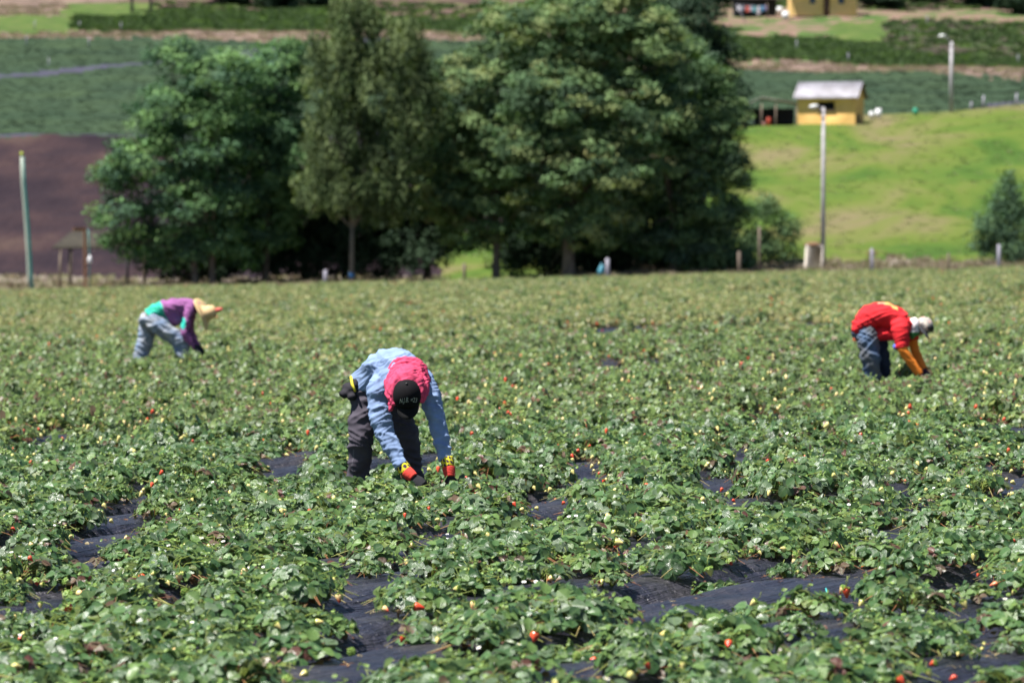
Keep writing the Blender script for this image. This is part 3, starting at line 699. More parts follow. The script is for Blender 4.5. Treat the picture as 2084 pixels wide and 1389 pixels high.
# ------------------------------------------------------------------ trees
def crown_mesh(name, lobes, clumps, per, leaf, cols, seed, shape=(1.15, 0.6), droop=0.0, hollow=0.45, clr=(.55, 1.05)):
    """lobes: (x,y,z,rx,ry,rz) local. Leaf clumps fill the outer part of every lobe; many small leaf faces per clump."""
    rg = np.random.default_rng(seed); vol = np.array([l[3] * l[4] * l[5] for l in lobes]) ** (2 / 3); pr = vol / vol.sum()
    Vs = []; Cs = []
    for k in range(clumps):
        l = lobes[rg.choice(len(lobes), p=pr)]
        d = rg.normal(0, 1, 3); d /= np.linalg.norm(d)
        if d[2] < -.5 and rg.random() < .5: d[2] *= -1
        r = hollow + (1 - hollow) * rg.random() ** .6
        r *= 1 + .16 * math.sin(d[0] * 5 + l[0]) * math.sin(d[2] * 6 + l[2]) 
        c = np.array(l[:3]) + d * r * np.array(l[3:])
        cr = rg.uniform(*clr) 
        n = int(per * cr * cr * 1.25)
        q = rg.normal(0, 1, (n, 3)); q /= np.linalg.norm(q, axis=1)[:, None]; q *= (rg.random(n) ** .4)[:, None] * cr
        q[:, 2] *= shape[1]; q[:, 0] *= shape[0]
        # sprays lean outward and hang a little
        cen = c + q
        nrm = d * .5 + q / cr * .7 + rg.normal(0, .55, (n, 3)); nrm[:, 2] += .45; nrm /= np.linalg.norm(nrm, axis=1)[:, None]
        a = np.cross(nrm, rg.normal(0, 1, (n, 3))); 
        if droop: a = a * (1 - droop) + np.array((0, 0, -droop * 1.4)) + 0 * a
        a /= np.linalg.norm(a, axis=1)[:, None]; b = np.cross(nrm, a); b /= np.linalg.norm(b, axis=1)[:, None] + 1e-9
        s = leaf * rg.uniform(.6, 1.3, n)[:, None]; wd = (.22 if droop else .45)
        V = np.stack([cen - a * s * .5, cen + b * s * wd, cen + a * s * .6, cen - b * s * wd], 1)
        base = np.array(cols[rg.integers(0, len(cols))]) * rg.uniform(.8, 1.2)
        Vs.append(V.reshape(-1, 3)); Cs.append(np.repeat(base[None] * rg.uniform(.8, 1.2, (n, 1)), 4, 0))
    V = np.concatenate(Vs); n = len(V) // 4
    return mesh_np(name, V, np.arange(len(V)), np.full(n, 4), np.concatenate(Cs))
M_bark = simple('bark', [(0.3, (0.06, 0.045, 0.035)), (0.7, (0.16, 0.13, 0.10))], 6, 0.95, 0.9, 0.03, 6, stretch=(1, 1, .25))
M_bark_pale = simple('pale_bark', [(0.3, (0.08, 0.07, 0.055)), (0.7, (0.16, 0.14, 0.11))], 6, 0.95, 0.8, 0.03, 6, stretch=(1, 1, .25))
def tree(name, px, d, lobes_px, clumps, per, leaf, cols, label, cat, seed, trunk_r=.22, stems=((0, 0),), bark=None, group='trees behind the field', **kw):
    """lobes_px: (px, py, rx_px, rz_px, depth offset m, ry m) in photo scale at distance d"""
    base = on_hill(px, d); s = d / F
    e = empty(name, base, 0, label, cat, group)
    if leaf < .3: leaf *= .80; kw['clr'] = (kw.get('clr', (.55, 1.05))[0] * .6, kw.get('clr', (.55, 1.05))[1]); clumps = int(clumps * 1.5)
    if kw.get('droop'): kw.setdefault('shape', (.7, 1.3))
    lobes = []
    for (lx, ly, rx, rz, dy, ry) in lobes_px:
        p = W(lx, ly, d); lobes.append((p[0] - base.x, dy, p[2] - base.z, rx * s, ry, rz * s))
    crown = crown_mesh('crown', lobes, clumps, per, leaf, cols, seed, **kw); link('crown', crown, e, M_tree)
    mb = MB(); rg = np.random.default_rng(seed + 1)
    for k, (ox, lean) in enumerate(stems):
        top = max(lobes, key=lambda l: l[2]); fork = np.array((ox + lean * .5, 0, min(3.2, top[2] * .35)))
        mb.tube([(ox, 0, -.3), (ox, 0, .15), (ox + lean * .25, 0, fork[2] * .5), fork], [trunk_r * 1.7, trunk_r * 1.2, trunk_r, trunk_r * .85], 10)
        for l in lobes:
            if len(stems) > 1 and rg.random() < .4: continue
            tgt = np.array(l[:3]) + rg.normal(0, .3, 3); m1 = fork * .55 + tgt * .45 + rg.normal(0, .3, 3)
            mb.tube([fork - np.array((0, 0, .2)), m1, tgt], [trunk_r * .6, trunk_r * .4, trunk_r * .12], 7)
            for q in range(5):
                e2 = tgt + rg.normal(0, 1, 3) * np.array(l[3:]) * .6; mb.tube([m1 * .3 + tgt * .7, e2], [trunk_r * .16, trunk_r * .04], 5)
    mb.build('trunk', bark or M_bark, e, True)
    return e
ACA = [(.055, .14, .032), (.085, .18, .036), (.038, .10, .036), (.032, .08, .040)]
WIL = [(.052, .088, .022), (.095, .135, .036), (.036, .058, .018), (.06, .09, .022)]
BIG = [(.066, .132, .034), (.044, .096, .030), (.096, .165, .040), (.032, .070, .027), (.13, .17, .042)]
DRK = [(.018, .040, .020), (.024, .05, .022), (.014, .032, .016)]  # dark leaf tones; under the clump they put its shade into the colour
tree('acacia_tree', 432, 214, [(360, 130, 60, 45, 0, 1.6), (450, 160, 100, 60, -.3, 2.2), (340, 230, 70, 55, -.5, 1.8), (300, 330, 90, 60, -.6, 1.9), (250, 440, 65, 42, -.6, 1.5), (420, 290, 110, 100, 0, 2.6), (390, 420, 120, 90, 0, 2.6), (330, 500, 80, 50, .6, 1.6), (260, 500, 60, 30, -.4, 1.2), (240, 360, 50, 30, -.4, 1.2), (440, 500, 100, 60, .5, 1.8)],
     560, 150, .20, ACA, 'bushy bright green tree at the left end of the tree clump', 'tree', 41, .16, ((0, 0), (-.9, -.4)), clr=(.45, .85), hollow=.5)
tree('acacia_tree', 541, 217, [(560, 170, 70, 70, 0, 2.0), (520, 280, 95, 100, .2, 2.6), (590, 350, 70, 110, 0, 2.2), (520, 450, 100, 90, .2, 2.2), (590, 110, 30, 30, 0, 1)],
     420, 150, .20, ACA[:3] + [(.035, .09, .045)], 'dark green leafy tree between the bushy left tree and the tall willowy tree', 'tree', 42, .15, ((0, .2),), clr=(.45, .85), hollow=.5)
tree('willow_tree', 715, 211, [(725, 60, 62, 62, 0, 1.7), (820, 110, 62, 70, .2, 1.6), (680, 150, 66, 80, -.2, 1.7), (770, 200, 95, 100, 0, 2.2), (690, 290, 80, 90, 0, 1.9), (800, 320, 80, 90, .2, 1.9), (740, 390, 110, 60, .2, 1.9), (860, 220, 40, 70, .3, 1.4), (720, 20, 50, 30, 0, 1.4), (650, 380, 50, 60, .2, 1.5), (800, 420, 60, 50, .2, 1.5)],
     560, 160, .28, WIL, 'tall olive green willowy tree with a slender pale forked trunk', 'tree', 43, .12, ((0, .1),), M_bark_pale, droop=.6, clr=(.4, .8), hollow=.4)
tree('broad_tree', 1010, 215, [(960, 190, 110, 80, 0, 2.4), (890, 290, 75, 75, -.4, 2.0), (1010, 300, 110, 100, -.3, 2.8), (900, 400, 60, 55, -.4, 1.6), (1040, 80, 90, 80, .4, 2.2), (960, 470, 60, 50, .3, 1.4), (1000, 420, 80, 70, 0, 1.8)],
     520, 160, .22, BIG, 'broad leafy tree beside the willowy one, its crown hanging over the sunlit gap', 'tree', 44, .2, ((0, 0),), clr=(.4, .8), hollow=.45)
tree('broad_tree', 1157, 213, [(1150, 60, 120, 85, 0, 2.6), (1230, 30, 110, 70, .4, 2.4), (1150, 200, 150, 110, -.2, 3.0), (1090, 330, 90, 90, -.5, 2.2), (1210, 350, 120, 110, -.4, 2.8), (1290, 230, 110, 120, 0, 2.8), (1180, 460, 110, 60, .4, 2.0), (1300, 90, 90, 80, 0, 2.2)],
     860, 160, .22, BIG, 'largest tree of the clump, a wide rounded pale green crown on a thick trunk', 'tree', 45, .3, ((0, 0),), clr=(.4, .85), hollow=.45)
tree('broad_tree', 1370, 216, [(1380, 180, 110, 100, 0, 2.6), (1350, 330, 110, 110, -.3, 2.8), (1430, 300, 80, 90, -.2, 2.2), (1440, 420, 70, 70, -.3, 1.8), (1330, 460, 110, 70, .2, 2.2), (1400, 500, 90, 50, 0, 1.6), (1475, 350, 50, 60, 0, 1.6), (1480, 450, 50, 50, 0, 1.5), (1450, 520, 70, 35, 0, 1.3), (1480, 240, 40, 50, .4, 1.4)],
     560, 160, .21, BIG[:4] + [(.04, .08, .04)], 'dense round tree at the right end of the clump, leafy almost to the ground', 'tree', 46, .2, ((0, 0),), clr=(.4, .8), hollow=.45)
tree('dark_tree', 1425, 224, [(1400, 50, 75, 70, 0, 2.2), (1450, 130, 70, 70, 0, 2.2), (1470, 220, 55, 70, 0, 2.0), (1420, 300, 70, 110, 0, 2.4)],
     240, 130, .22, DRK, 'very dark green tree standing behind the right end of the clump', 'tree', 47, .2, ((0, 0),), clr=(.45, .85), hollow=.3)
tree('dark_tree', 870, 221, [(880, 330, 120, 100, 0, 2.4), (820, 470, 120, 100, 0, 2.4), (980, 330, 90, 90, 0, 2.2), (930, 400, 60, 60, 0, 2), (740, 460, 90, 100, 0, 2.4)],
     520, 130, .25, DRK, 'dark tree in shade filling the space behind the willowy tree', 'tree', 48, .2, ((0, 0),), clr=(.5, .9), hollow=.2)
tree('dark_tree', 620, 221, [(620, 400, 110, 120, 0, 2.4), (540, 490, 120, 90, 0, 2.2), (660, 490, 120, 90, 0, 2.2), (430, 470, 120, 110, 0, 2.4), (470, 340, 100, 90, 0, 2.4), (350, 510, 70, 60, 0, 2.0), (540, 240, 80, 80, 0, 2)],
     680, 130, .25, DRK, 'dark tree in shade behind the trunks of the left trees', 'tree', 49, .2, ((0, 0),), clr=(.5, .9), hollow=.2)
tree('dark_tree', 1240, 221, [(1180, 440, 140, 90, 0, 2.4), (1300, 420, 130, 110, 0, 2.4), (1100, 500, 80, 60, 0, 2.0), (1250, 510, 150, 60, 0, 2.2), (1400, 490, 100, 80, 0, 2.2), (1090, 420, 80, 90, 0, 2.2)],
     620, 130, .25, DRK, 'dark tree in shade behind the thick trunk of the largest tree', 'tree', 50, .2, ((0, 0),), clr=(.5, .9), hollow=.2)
def bush(name, px, d, lobes_px, clumps, per, leaf, cols, label, seed, group='bushes under and beside the trees', **kw):
    kw.setdefault('shape', (1, .9)); return tree(name, px, d, lobes_px, clumps, per, leaf, cols, label, 'bush', seed, .05, ((0, 0), (.3, .2)), None, group, **kw)
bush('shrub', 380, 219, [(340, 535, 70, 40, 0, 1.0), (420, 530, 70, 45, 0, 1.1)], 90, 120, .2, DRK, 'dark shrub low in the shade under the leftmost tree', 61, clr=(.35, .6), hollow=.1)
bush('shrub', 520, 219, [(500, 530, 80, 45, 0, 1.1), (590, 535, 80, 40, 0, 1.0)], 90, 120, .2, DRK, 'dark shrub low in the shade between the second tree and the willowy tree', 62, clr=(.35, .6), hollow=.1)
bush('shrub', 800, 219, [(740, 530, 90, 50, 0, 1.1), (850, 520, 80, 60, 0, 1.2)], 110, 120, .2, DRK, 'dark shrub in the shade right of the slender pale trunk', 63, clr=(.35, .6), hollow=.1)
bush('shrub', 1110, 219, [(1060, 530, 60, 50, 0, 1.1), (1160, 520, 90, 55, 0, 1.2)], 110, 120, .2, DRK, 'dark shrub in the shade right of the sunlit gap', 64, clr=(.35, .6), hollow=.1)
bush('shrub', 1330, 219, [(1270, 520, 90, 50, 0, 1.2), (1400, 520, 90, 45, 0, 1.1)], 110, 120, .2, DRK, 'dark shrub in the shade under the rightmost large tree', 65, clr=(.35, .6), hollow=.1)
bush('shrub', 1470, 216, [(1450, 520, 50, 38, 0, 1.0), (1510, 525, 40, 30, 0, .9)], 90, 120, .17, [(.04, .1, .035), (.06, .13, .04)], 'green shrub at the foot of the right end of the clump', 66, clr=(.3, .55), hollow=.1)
bush('small_tree', 1552, 221, [(1560, 430, 50, 34, 0, 1.0), (1600, 470, 36, 36, 0, .8), (1560, 495, 46, 42, 0, .9), (1590, 520, 45, 30, 0, .9), (1530, 500, 30, 40, 0, .8)], 330, 110, .15, [(.035, .085, .03), (.05, .11, .032), (.07, .13, .035)], 'small thin-crowned tree standing alone between the clump and the lamp post', 67, clr=(.25, .5), hollow=.1)
bush('conifer', 2060, 222, [(2060, 400, 22, 40, 0, .6), (2055, 440, 45, 40, 0, 1.0), (2060, 490, 58, 40, 0, 1.2), (2075, 520, 80, 26, 0, 1.2), (2000, 505, 34, 24, 0, .7), (2110, 470, 60, 70, 0, 1.0), (2035, 420, 30, 50, 0, .8), (2050, 375, 16, 30, 0, .5), (2030, 470, 50, 50, 0, 1.0), (2000, 470, 30, 34, 0, .8)], 480, 120, .15, [(.04, .095, .04), (.06, .13, .05), (.03, .07, .034)], 'dark pointed bushy tree at the right edge beside the pasture', 68, clr=(.25, .55), hollow=.1)
bush('sapling', 990, 232, [(985, 505, 24, 22, 0, .6), (1000, 530, 18, 18, 0, .5)], 26, 90, .16, [(.16, .24, .04), (.2, .28, .05)], 'sunlit yellow green sapling in the gap between the trees', 69, clr=(.2, .4), hollow=.1)
# trees along the top of the hill
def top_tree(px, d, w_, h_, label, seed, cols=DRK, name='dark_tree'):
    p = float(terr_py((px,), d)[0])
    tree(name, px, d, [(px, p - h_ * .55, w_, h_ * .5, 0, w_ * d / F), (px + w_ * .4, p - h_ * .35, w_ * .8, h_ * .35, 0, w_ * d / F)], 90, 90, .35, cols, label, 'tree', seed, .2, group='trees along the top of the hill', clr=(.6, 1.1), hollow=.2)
for px_, d_, w_, h_, lb, sd in [(1320, 440, 55, 60, 'dark tree high on the hill behind the top of the largest tree', 81), (1775, 446, 50, 60, 'dark tree just right of the upper yellow house', 82), (1880, 452, 60, 70, 'dark bushy tree up the hill, second right of the upper house', 83),
                                (1985, 448, 50, 60, 'dark bushy tree up the hill near the right corner', 84), (2075, 436, 45, 50, 'brownish dark tree in the top right corner', 85), (1440, 446, 55, 80, 'dark tree behind the washing line left of the upper house', 86), (560, 452, 60, 70, 'dark tree at the top of the hill left of the willowy tree', 87),
                                (640, 455, 40, 60, 'dark tree at the top of the hill touching the willowy tree', 88), (455, 460, 45, 60, 'dark tree at the top edge above the bushy left tree', 89)]:
    top_tree(px_, d_, w_, h_, lb, sd)
for px_, lb in ((270, 'bare slim tree trunk on the top slope, left one of two'), (308, 'bare slim tree trunk on the top slope, right one of two')):
    tree('young_tree', px_, 448, [(px_, -60, 30, 30, 0, 1.6)], 40, 80, .35, ACA, lb, 'tree', int(px_), .16, group='trees along the top of the hill', bark=M_bark_pale, clr=(.5, .9))

# ------------------------------------------------------------------ poles, posts, sheds and houses behind the field
M_conc = simple('concrete_pole', (.36, .34, .36), 4, .85, .3, .01)
M_wood = simple('weathered_wood', [(0.3, (.10, .075, .06)), (.7, (.22, .17, .13))], 5, .9, .8, .01, 6, stretch=(1, 1, .2))
M_wood_o = simple('orange_wood', [(0.3, (.20, .10, .055)), (.7, (.32, .17, .10))], 5, .85, .6, .01, 6, stretch=(1, 1, .2))
M_grey = simple('grey_post', (.26, .25, .30), 6, .85, .5, .01)
M_pale = simple('pale_pole', [(0.3, (.22, .27, .22)), (.7, (.36, .40, .34))], 3, .8, .4, .01, 6, stretch=(1, 1, .2))
M_teal = simple('plain_teal', (.02, .22, .20), 6, .5)
M_yel = simple('yellow_paint', [(0.3, (.66, .39, .11)), (.7, (.78, .48, .16))], 1.2, .85, .2, .01, 7)
M_yel2 = simple('yellow_paint_upper', [(0.3, (.72, .47, .16)), (.7, (.82, .55, .22))], 1.2, .85, .2, .01, 7)
M_tin = simple('tin_roof', [(0.3, (.09, .085, .095)), (.5, (.145, .14, .165)), (.7, (.20, .195, .225))], 1.1, .5, .3, .01, 6, metal=.3)
M_rust = simple('rusty_tin', [(0.35, (.10, .07, .055)), (.65, (.22, .17, .13))], 2.5, .8, .4, .01)
M_dark = simple('dark_interior', (.012, .012, .016), 3, .9)
M_white = simple('white_paint', (.72, .72, .74), 5, .6)
M_brown = simple('brown_door', (.12, .06, .045), 5, .7)
M_red = simple('red_paint', (.45, .06, .03), 5, .6)
M_blue = simple('blue_paint', (.04, .16, .36), 5, .6)
M_pink = simple('pink_plastic', (.6, .28, .25), 5, .6)
M_stone = simple('whitewashed_block', [(0.3, (.55, .49, .42)), (.7, (.74, .68, .60))], 2.5, .9, .2, .005)
M_thatch = simple('brown_thatch', [(0.3, (.09, .05, .03)), (.7, (.22, .13, .07))], 8, 1, 1, .03)
M_glassl = simple('lamp_lens', (.75, .77, .8), 8, .3)
# left crooked pole
b0 = on_hill(63, 206.2); sc_ = 206.2 / F
e = empty('crooked_pole', b0, 0, 'tall crooked pale pole with a teal strip down one side at the left edge', 'pole')
def lp(px, py, dy=0): return ((px - 63) * sc_, dy, (595 - py) * sc_)
path = [lp(63, 602), lp(60, 560), lp(57, 500), lp(52, 430), lp(47, 370), lp(45, 316)]
mb = MB(); mb.tube(path, [.12, .115, .11, .10, .09, .075], 12); mb.build('pole_shaft', M_pale, e, True)
mb = MB(); mb.tube([(p[0] + .115, p[1] - .03, p[2]) for p in path], [.07, .07, .06, .06, .045, .01], 8); mb.build('teal_strip', M_teal, e, True)  # separate teal tube set along the right side of the shaft
mb = MB(); mb.tube([lp(45, 317), lp(45, 308)], [.085, .07], 10); mb.build('tip', simple('lime_tip', (.35, .42, .04), 5, .7), e, True)
# utility poles with a lamp arm
def lamp_post(px, d, top_py, head, label, r0=.13, r1=.09):
    b = on_hill(px, d); s = d / F; py0 = HY - (b.z - CH) / s; H = (py0 - top_py) * s
    e = empty('street_lamp', b, 0, label, 'street lamp', 'concrete lamp posts')
    mb = MB(); mb.tube([(0, 0, -.3), (0, 0, H * .5), (0, 0, H)], [r0, (r0 + r1) / 2, r1], 14); mb.build('pole', M_conc, e, True)
    hx, hz = (head[0] - px) * s, H + (top_py - head[1]) * s
    mb = MB(); mb.tube([(0, -.05, H - .35), (hx * .4, -.08, H + (hz - H) * .7), (hx * .8, -.1, hz)], [.035] * 3, 8); mb.build('arm', M_grey, e, True)
    l = MB(); l.ell((hx, -.1, hz), (.26, .13, .10), 14, 8, Matrix.Rotation(R(-8), 4, 'Y')); l = l.build('lamp_head', M_white, e, True)
    g = MB(); g.ell((hx - .03, -.1, hz - .06), (.16, .09, .07), 12, 6); g.build('lens', M_glassl, l, True)
    mb = MB(); mb.tube([(0, 0, H * .93), (0, 0, H * .94)], [r1 + .03] * 2, 12); mb.build('clamp', M_grey, e)
lamp_post(1675, 218, 219, (1655, 217), 'tall grey lamp post standing behind the field beside the small white block')
lamp_post(1935, 298, 86, (1915, 74), 'grey lamp post higher up the slope right of the small yellow hut', .17, .12)
# whitewashed block with a brown cap
b = on_hill(1660, 216.5); s = 216.5 / F
b.x -= .12; e = empty('stone_block', b, 0, 'small whitewashed block with a brown rounded cap at the foot of the tall lamp post', 'shrine')
mb = MB(); mb.box((0, 0, .6), (.9, .6, 1.5), Matrix.Rotation(R(3), 4, 'Y'), bev=.05); mb.build('body', M_stone, e)
mb = MB(); mb.ell((-.03, 0, 1.33), (.49, .36, .20), 16, 8); mb.build('cap', M_thatch, e, True)
# fence posts along the end of the field
for px, tp, bt, w_, m_, lb in [(662, 550, 573, .11, M_grey, 'short pale fence post left of the slender willowy trunk'), (945, 536, 570, .09, M_wood, 'thin dark fence post at the sunlit gap between the trees'), (1237, 526, 566, .12, M_grey, 'pale fence post in front of the shaded trunk with a blue bag'),
                              (1505, 512, 548, .10, M_wood, 'fence post at the right end of the tree clump'), (1546, 462, 548, .07, M_wood, 'tall thin fence post against the small lone tree'), (1775, 506, 546, .10, M_grey, 'dark fence post with a dry weed on top, right of the lamp post'), (2033, 498, 543, .10, M_grey, 'fence post in front of the dark pointed tree at the right edge'),
                              (1930, 515, 545, .07, M_wood, 'short fence post between the weed-topped post and the right edge tree')]:
    d = 206.5 + (px % 7) * .15; b = on_hill(px, d); H = b.z; s = d / F; top = W(px, tp, d)[2]
    mb = MB(); rg = random.Random(px); l = rg.uniform(-.03, .03)
    mb.tube([(0, 0, -.3), (l * .5, 0, (top - b.z) * .5), (l, 0, top - b.z), (l, 0, top - b.z + .02)], [w_, w_ * .95, w_ * .9, w_ * .5], 9)
    o = mb.build('fence_post', m_, None, True); o.location = b; tag(o, lb, 'fence post', 'fence posts at the end of the field')
    if px == 1237:
        k = MB(); k.ell((0, 0, 0), (.17, .13, .28), 12, 9, Matrix.Rotation(R(6), 4, 'Y')); k.ell((.0, 0, .27), (.05, .05, .09), 8, 6); k.ell((-.06, -.05, -.1), (.14, .12, .2), 10, 7)
        k = k.build('bag', simple('blue_bag', (.05, .22, .30), 5, .5), None, True); k.location = (b.x - .33, b.y, b.z + .5); tag(k, 'blue plastic bag hanging beside the pale fence post in the shade', 'bag')
    if px == 1775:
        k = MB(); rg2 = np.random.default_rng(5)
        for q in range(60):
            dv_ = rg2.normal(0, 1, 3); dv_[2] = abs(dv_[2]) * .6; dv_ /= np.linalg.norm(dv_); k.tube([(0, 0, -.12), tuple(dv_ * rg2.uniform(.2, .5))], [.014, .006], 4)
        k = k.build('dry_weed', M_thatch); k.location = (b.x, b.y + .22, b.z + 1.0); k.parent = None; tag(k, 'dry brown weed spreading over the top of a fence post', 'weed')
        st = MB()
mb = MB(); mb.tube([(0, 0, 0), (0, 0, .28)], [.155, .15], 10)
o = mb.build('cloth_tie', M_blue); p_ = on_hill(715, 211); o.location = (p_.x, p_.y - .02, p_.z + .35); tag(o, 'blue cloth tied round the slender pale trunk near the ground', 'cloth')
# wire between the fence posts
# thatched shelter at the left
d = 219; s = d / F; b = on_hill(205, d)
def sp(px, py, dy=0): return np.array(((px - 205) * s, dy, W(px, py, d)[2] - b.z))
e = empty('shelter', b, 0, 'low open shelter with dark pitched roof on thin posts, half under the left tree', 'shelter')
mb = MB(); zl = sp(112, 506)[2]; zt = sp(200, 474)[2]; xl, xr = sp(112, 0)[0], sp(318, 0)[0]
for y0, y1, z0, z1 in ((-1.5, 0, zl, zt), (0, 1.5, zt, zl)):
    a0 = np.array([(xl + (0 if z0 < z1 else .9), y0, z0), (xr, y0, z0), (xr, y1, z1), (xl + (.9 if z1 > z0 else 0), y1, z1)]); th = np.array((0, 0, .09))
    mb.add(np.concatenate([a0, a0 + th]), [(3, 2, 1, 0), (4, 5, 6, 7), (0, 1, 5, 4), (1, 2, 6, 5), (2, 3, 7, 6), (3, 0, 4, 7)])
mb.build('roof', simple('old_thatch', [(.3, (.015, .012, .010)), (.7, (.04, .034, .022))], 4, 1, 1, .05), e)
for px, y_, m_, w_ in ((128, -1.4, M_wood, .07), (150, -1.3, M_wood, .06), (264, -1.4, M_dark, .08), (297, -1.4, M_wood, .06), (135, 1.4, M_wood, .06), (290, 1.4, M_wood, .06)):
    x = sp(px, 0)[0]; k = MB(); k.tube([(x, y_, -.4), (x + .02, y_, zl + .1)], [w_, w_ * .9], 8); k.build('post', m_, e, True)
# brown post with a short arm, teal cord and hanging white bottle
d = 208; s = d / F; b = on_hill(173, d); H = W(173, 463, d)[2] - b.z
e = empty('wooden_post', b, 0, 'orange brown post with a short arm at the top, in front of the shelter', 'post')
k = MB(); k.box((0, 0, H / 2 - .15), (.14, .12, H + .3), bev=.01); k.build('upright', M_wood_o, e)
k = MB(); k.box((-.33, 0, H - .09), (.56, .11, .2), bev=.01); k.build('arm', M_wood_o, e)
e = empty('hanging_bottle', (b.x + .22, b.y, b.z), 0, 'white bottle hung on a thin teal cord beside the orange brown post', 'bottle')
k = MB(); k.tube([(-.06, 0, H - .1), (.0, 0, H * .7), (.02, 0, H * .4), (.0, 0, -.1)], [.022] * 4, 6); k.build('cord', M_teal, e, True)
k = MB(); k.tube([(.04, -.06, H * .5 - .2), (.04, -.06, H * .5 - .17), (.04, -.06, H * .5 + .08), (.04, -.06, H * .5 + .15), (.04, -.06, H * .5 + .22)], [.08, .11, .11, .06, .04], 12); k.build('flask', M_white, e, True)
for px, py_, r_, lb in ((160, 572, .12, 'pale rock in the litter by the orange brown post'), (226, 577, .14, 'largest pale rock in the litter under the shelter'), (256, 582, .09, 'small pale rock by the dark shelter post'), (85, 574, .10, 'pale rock right of the crooked pole'), (20, 585, .1, 'pale rock at the left edge by the crooked pole')):
    k = MB(); k.ell((0, 0, 0), (r_ * 1.2, r_, r_ * .8), 9, 6, Matrix.Rotation(px, 4, 'Z')); k = k.build('rock', simple('pale_rock', (.42, .34, .3), 8, .9, .6, .02)); k.location = on_hill(px, 208.5, r_ * .5); tag(k, lb, 'rock', 'rocks in the litter beyond the field')
# yellow hut
def hut():
    d = 292; s = d / F; b = on_hill(1690, d - 1); a = R(-17); ca = math.cos(a)
    xw = 4.25; dp = 3.0; z0 = W(1690, 250, d)[2] - b.z; zt = W(1690, 199, d)[2] - b.z; zr = W(1690, 169, d)[2] - b.z
    e = empty('hut', b, -a * -1, 'small yellow hut with grey tin roof and dark window atop the green bank', 'hut')
    x0 = W(1625, 0, d)[0] - b.x
    e.rotation_euler = (0, 0, a)
    c0 = -.25
    mb = MB(); w2 = xw / 2; wx0, wx1, wz0, wz1 = -.62, .62, zt - 1.0, zt - .38
    def wall(V, Fc): mb.add(V, Fc)
    # front wall with a real opening
    xs_ = [-w2, wx0, wx1, w2]; zs_ = [z0 - .6, wz0, wz1, zt]
    V = [(x, -dp / 2, z) for z in zs_ for x in xs_] + [(x, -dp / 2 + .12, z) for z in zs_ for x in xs_]
    Fc = []
    for i in range(3):
        for j in range(3):
            if (i, j) == (1, 1): continue
            q = i * 4 + j; Fc.append((q, q + 1, q + 5, q + 4))
    Fc += [(5, 6, 22, 21), (9, 25, 26, 10), (5, 21, 25, 9), (6, 10, 26, 22)]
    wall(V, Fc)
    zg = zr - .05
    for sx in (-1, 1):
        V = [(sx * w2, -dp / 2, z0 - .6), (sx * w2, dp / 2, z0 - .6), (sx * w2, dp / 2, zt), (sx * w2, 0, zg), (sx * w2, -dp / 2, zt)]; wall(V, [(0, 1, 2, 3, 4) if sx > 0 else (4, 3, 2, 1, 0)])
    wall([(-w2, dp / 2, z0 - .6), (w2, dp / 2, z0 - .6), (w2, dp / 2, zt), (-w2, dp / 2, zt)], [(1, 0, 3, 2)])
    mb.build('wall', M_yel, e)
    k = MB(); k.box((0, -dp / 2 + .5, (wz0 + wz1) / 2), (1.5, .05, .9)); k.build('window', M_dark, e)  # near-black panel behind the opening, the room's shade put into its colour
    k = MB(); k.box((0, -dp / 2 - .03, wz0 - .05), (1.4, .1, .06)); k.build('sill', M_wood, e)
    # corrugated roof sheets
    rf = MB(); ov = .28
    n = 60
    for sy in (-1, 1):
        V = []; 
        for i in range(n + 1):
            x = -w2 - ov + (xw + 2 * ov) * i / n; c = .05 * math.sin(i * math.pi * .5)
            V += [(x, 0, zr + c + .03), (x, sy * (dp / 2 + .3), zt - .16 + c + .03), (x, 0, zr + c), (x, sy * (dp / 2 + .3), zt - .16 + c)]
        Fc = []
        for i in range(n):
            q = i * 4; Fc += [(q, q + 1, q + 5, q + 4), (q + 2, q + 6, q + 7, q + 3), (q + 1, q + 3, q + 7, q + 5)]
        rf.add(V, Fc)
    rf.build('roof', M_tin, e)
    k = MB(); k.box((w2 + .02, -.6, z0 + .25), (.06, .7, .6)); k.build('hatch', M_dark, e)
hut()
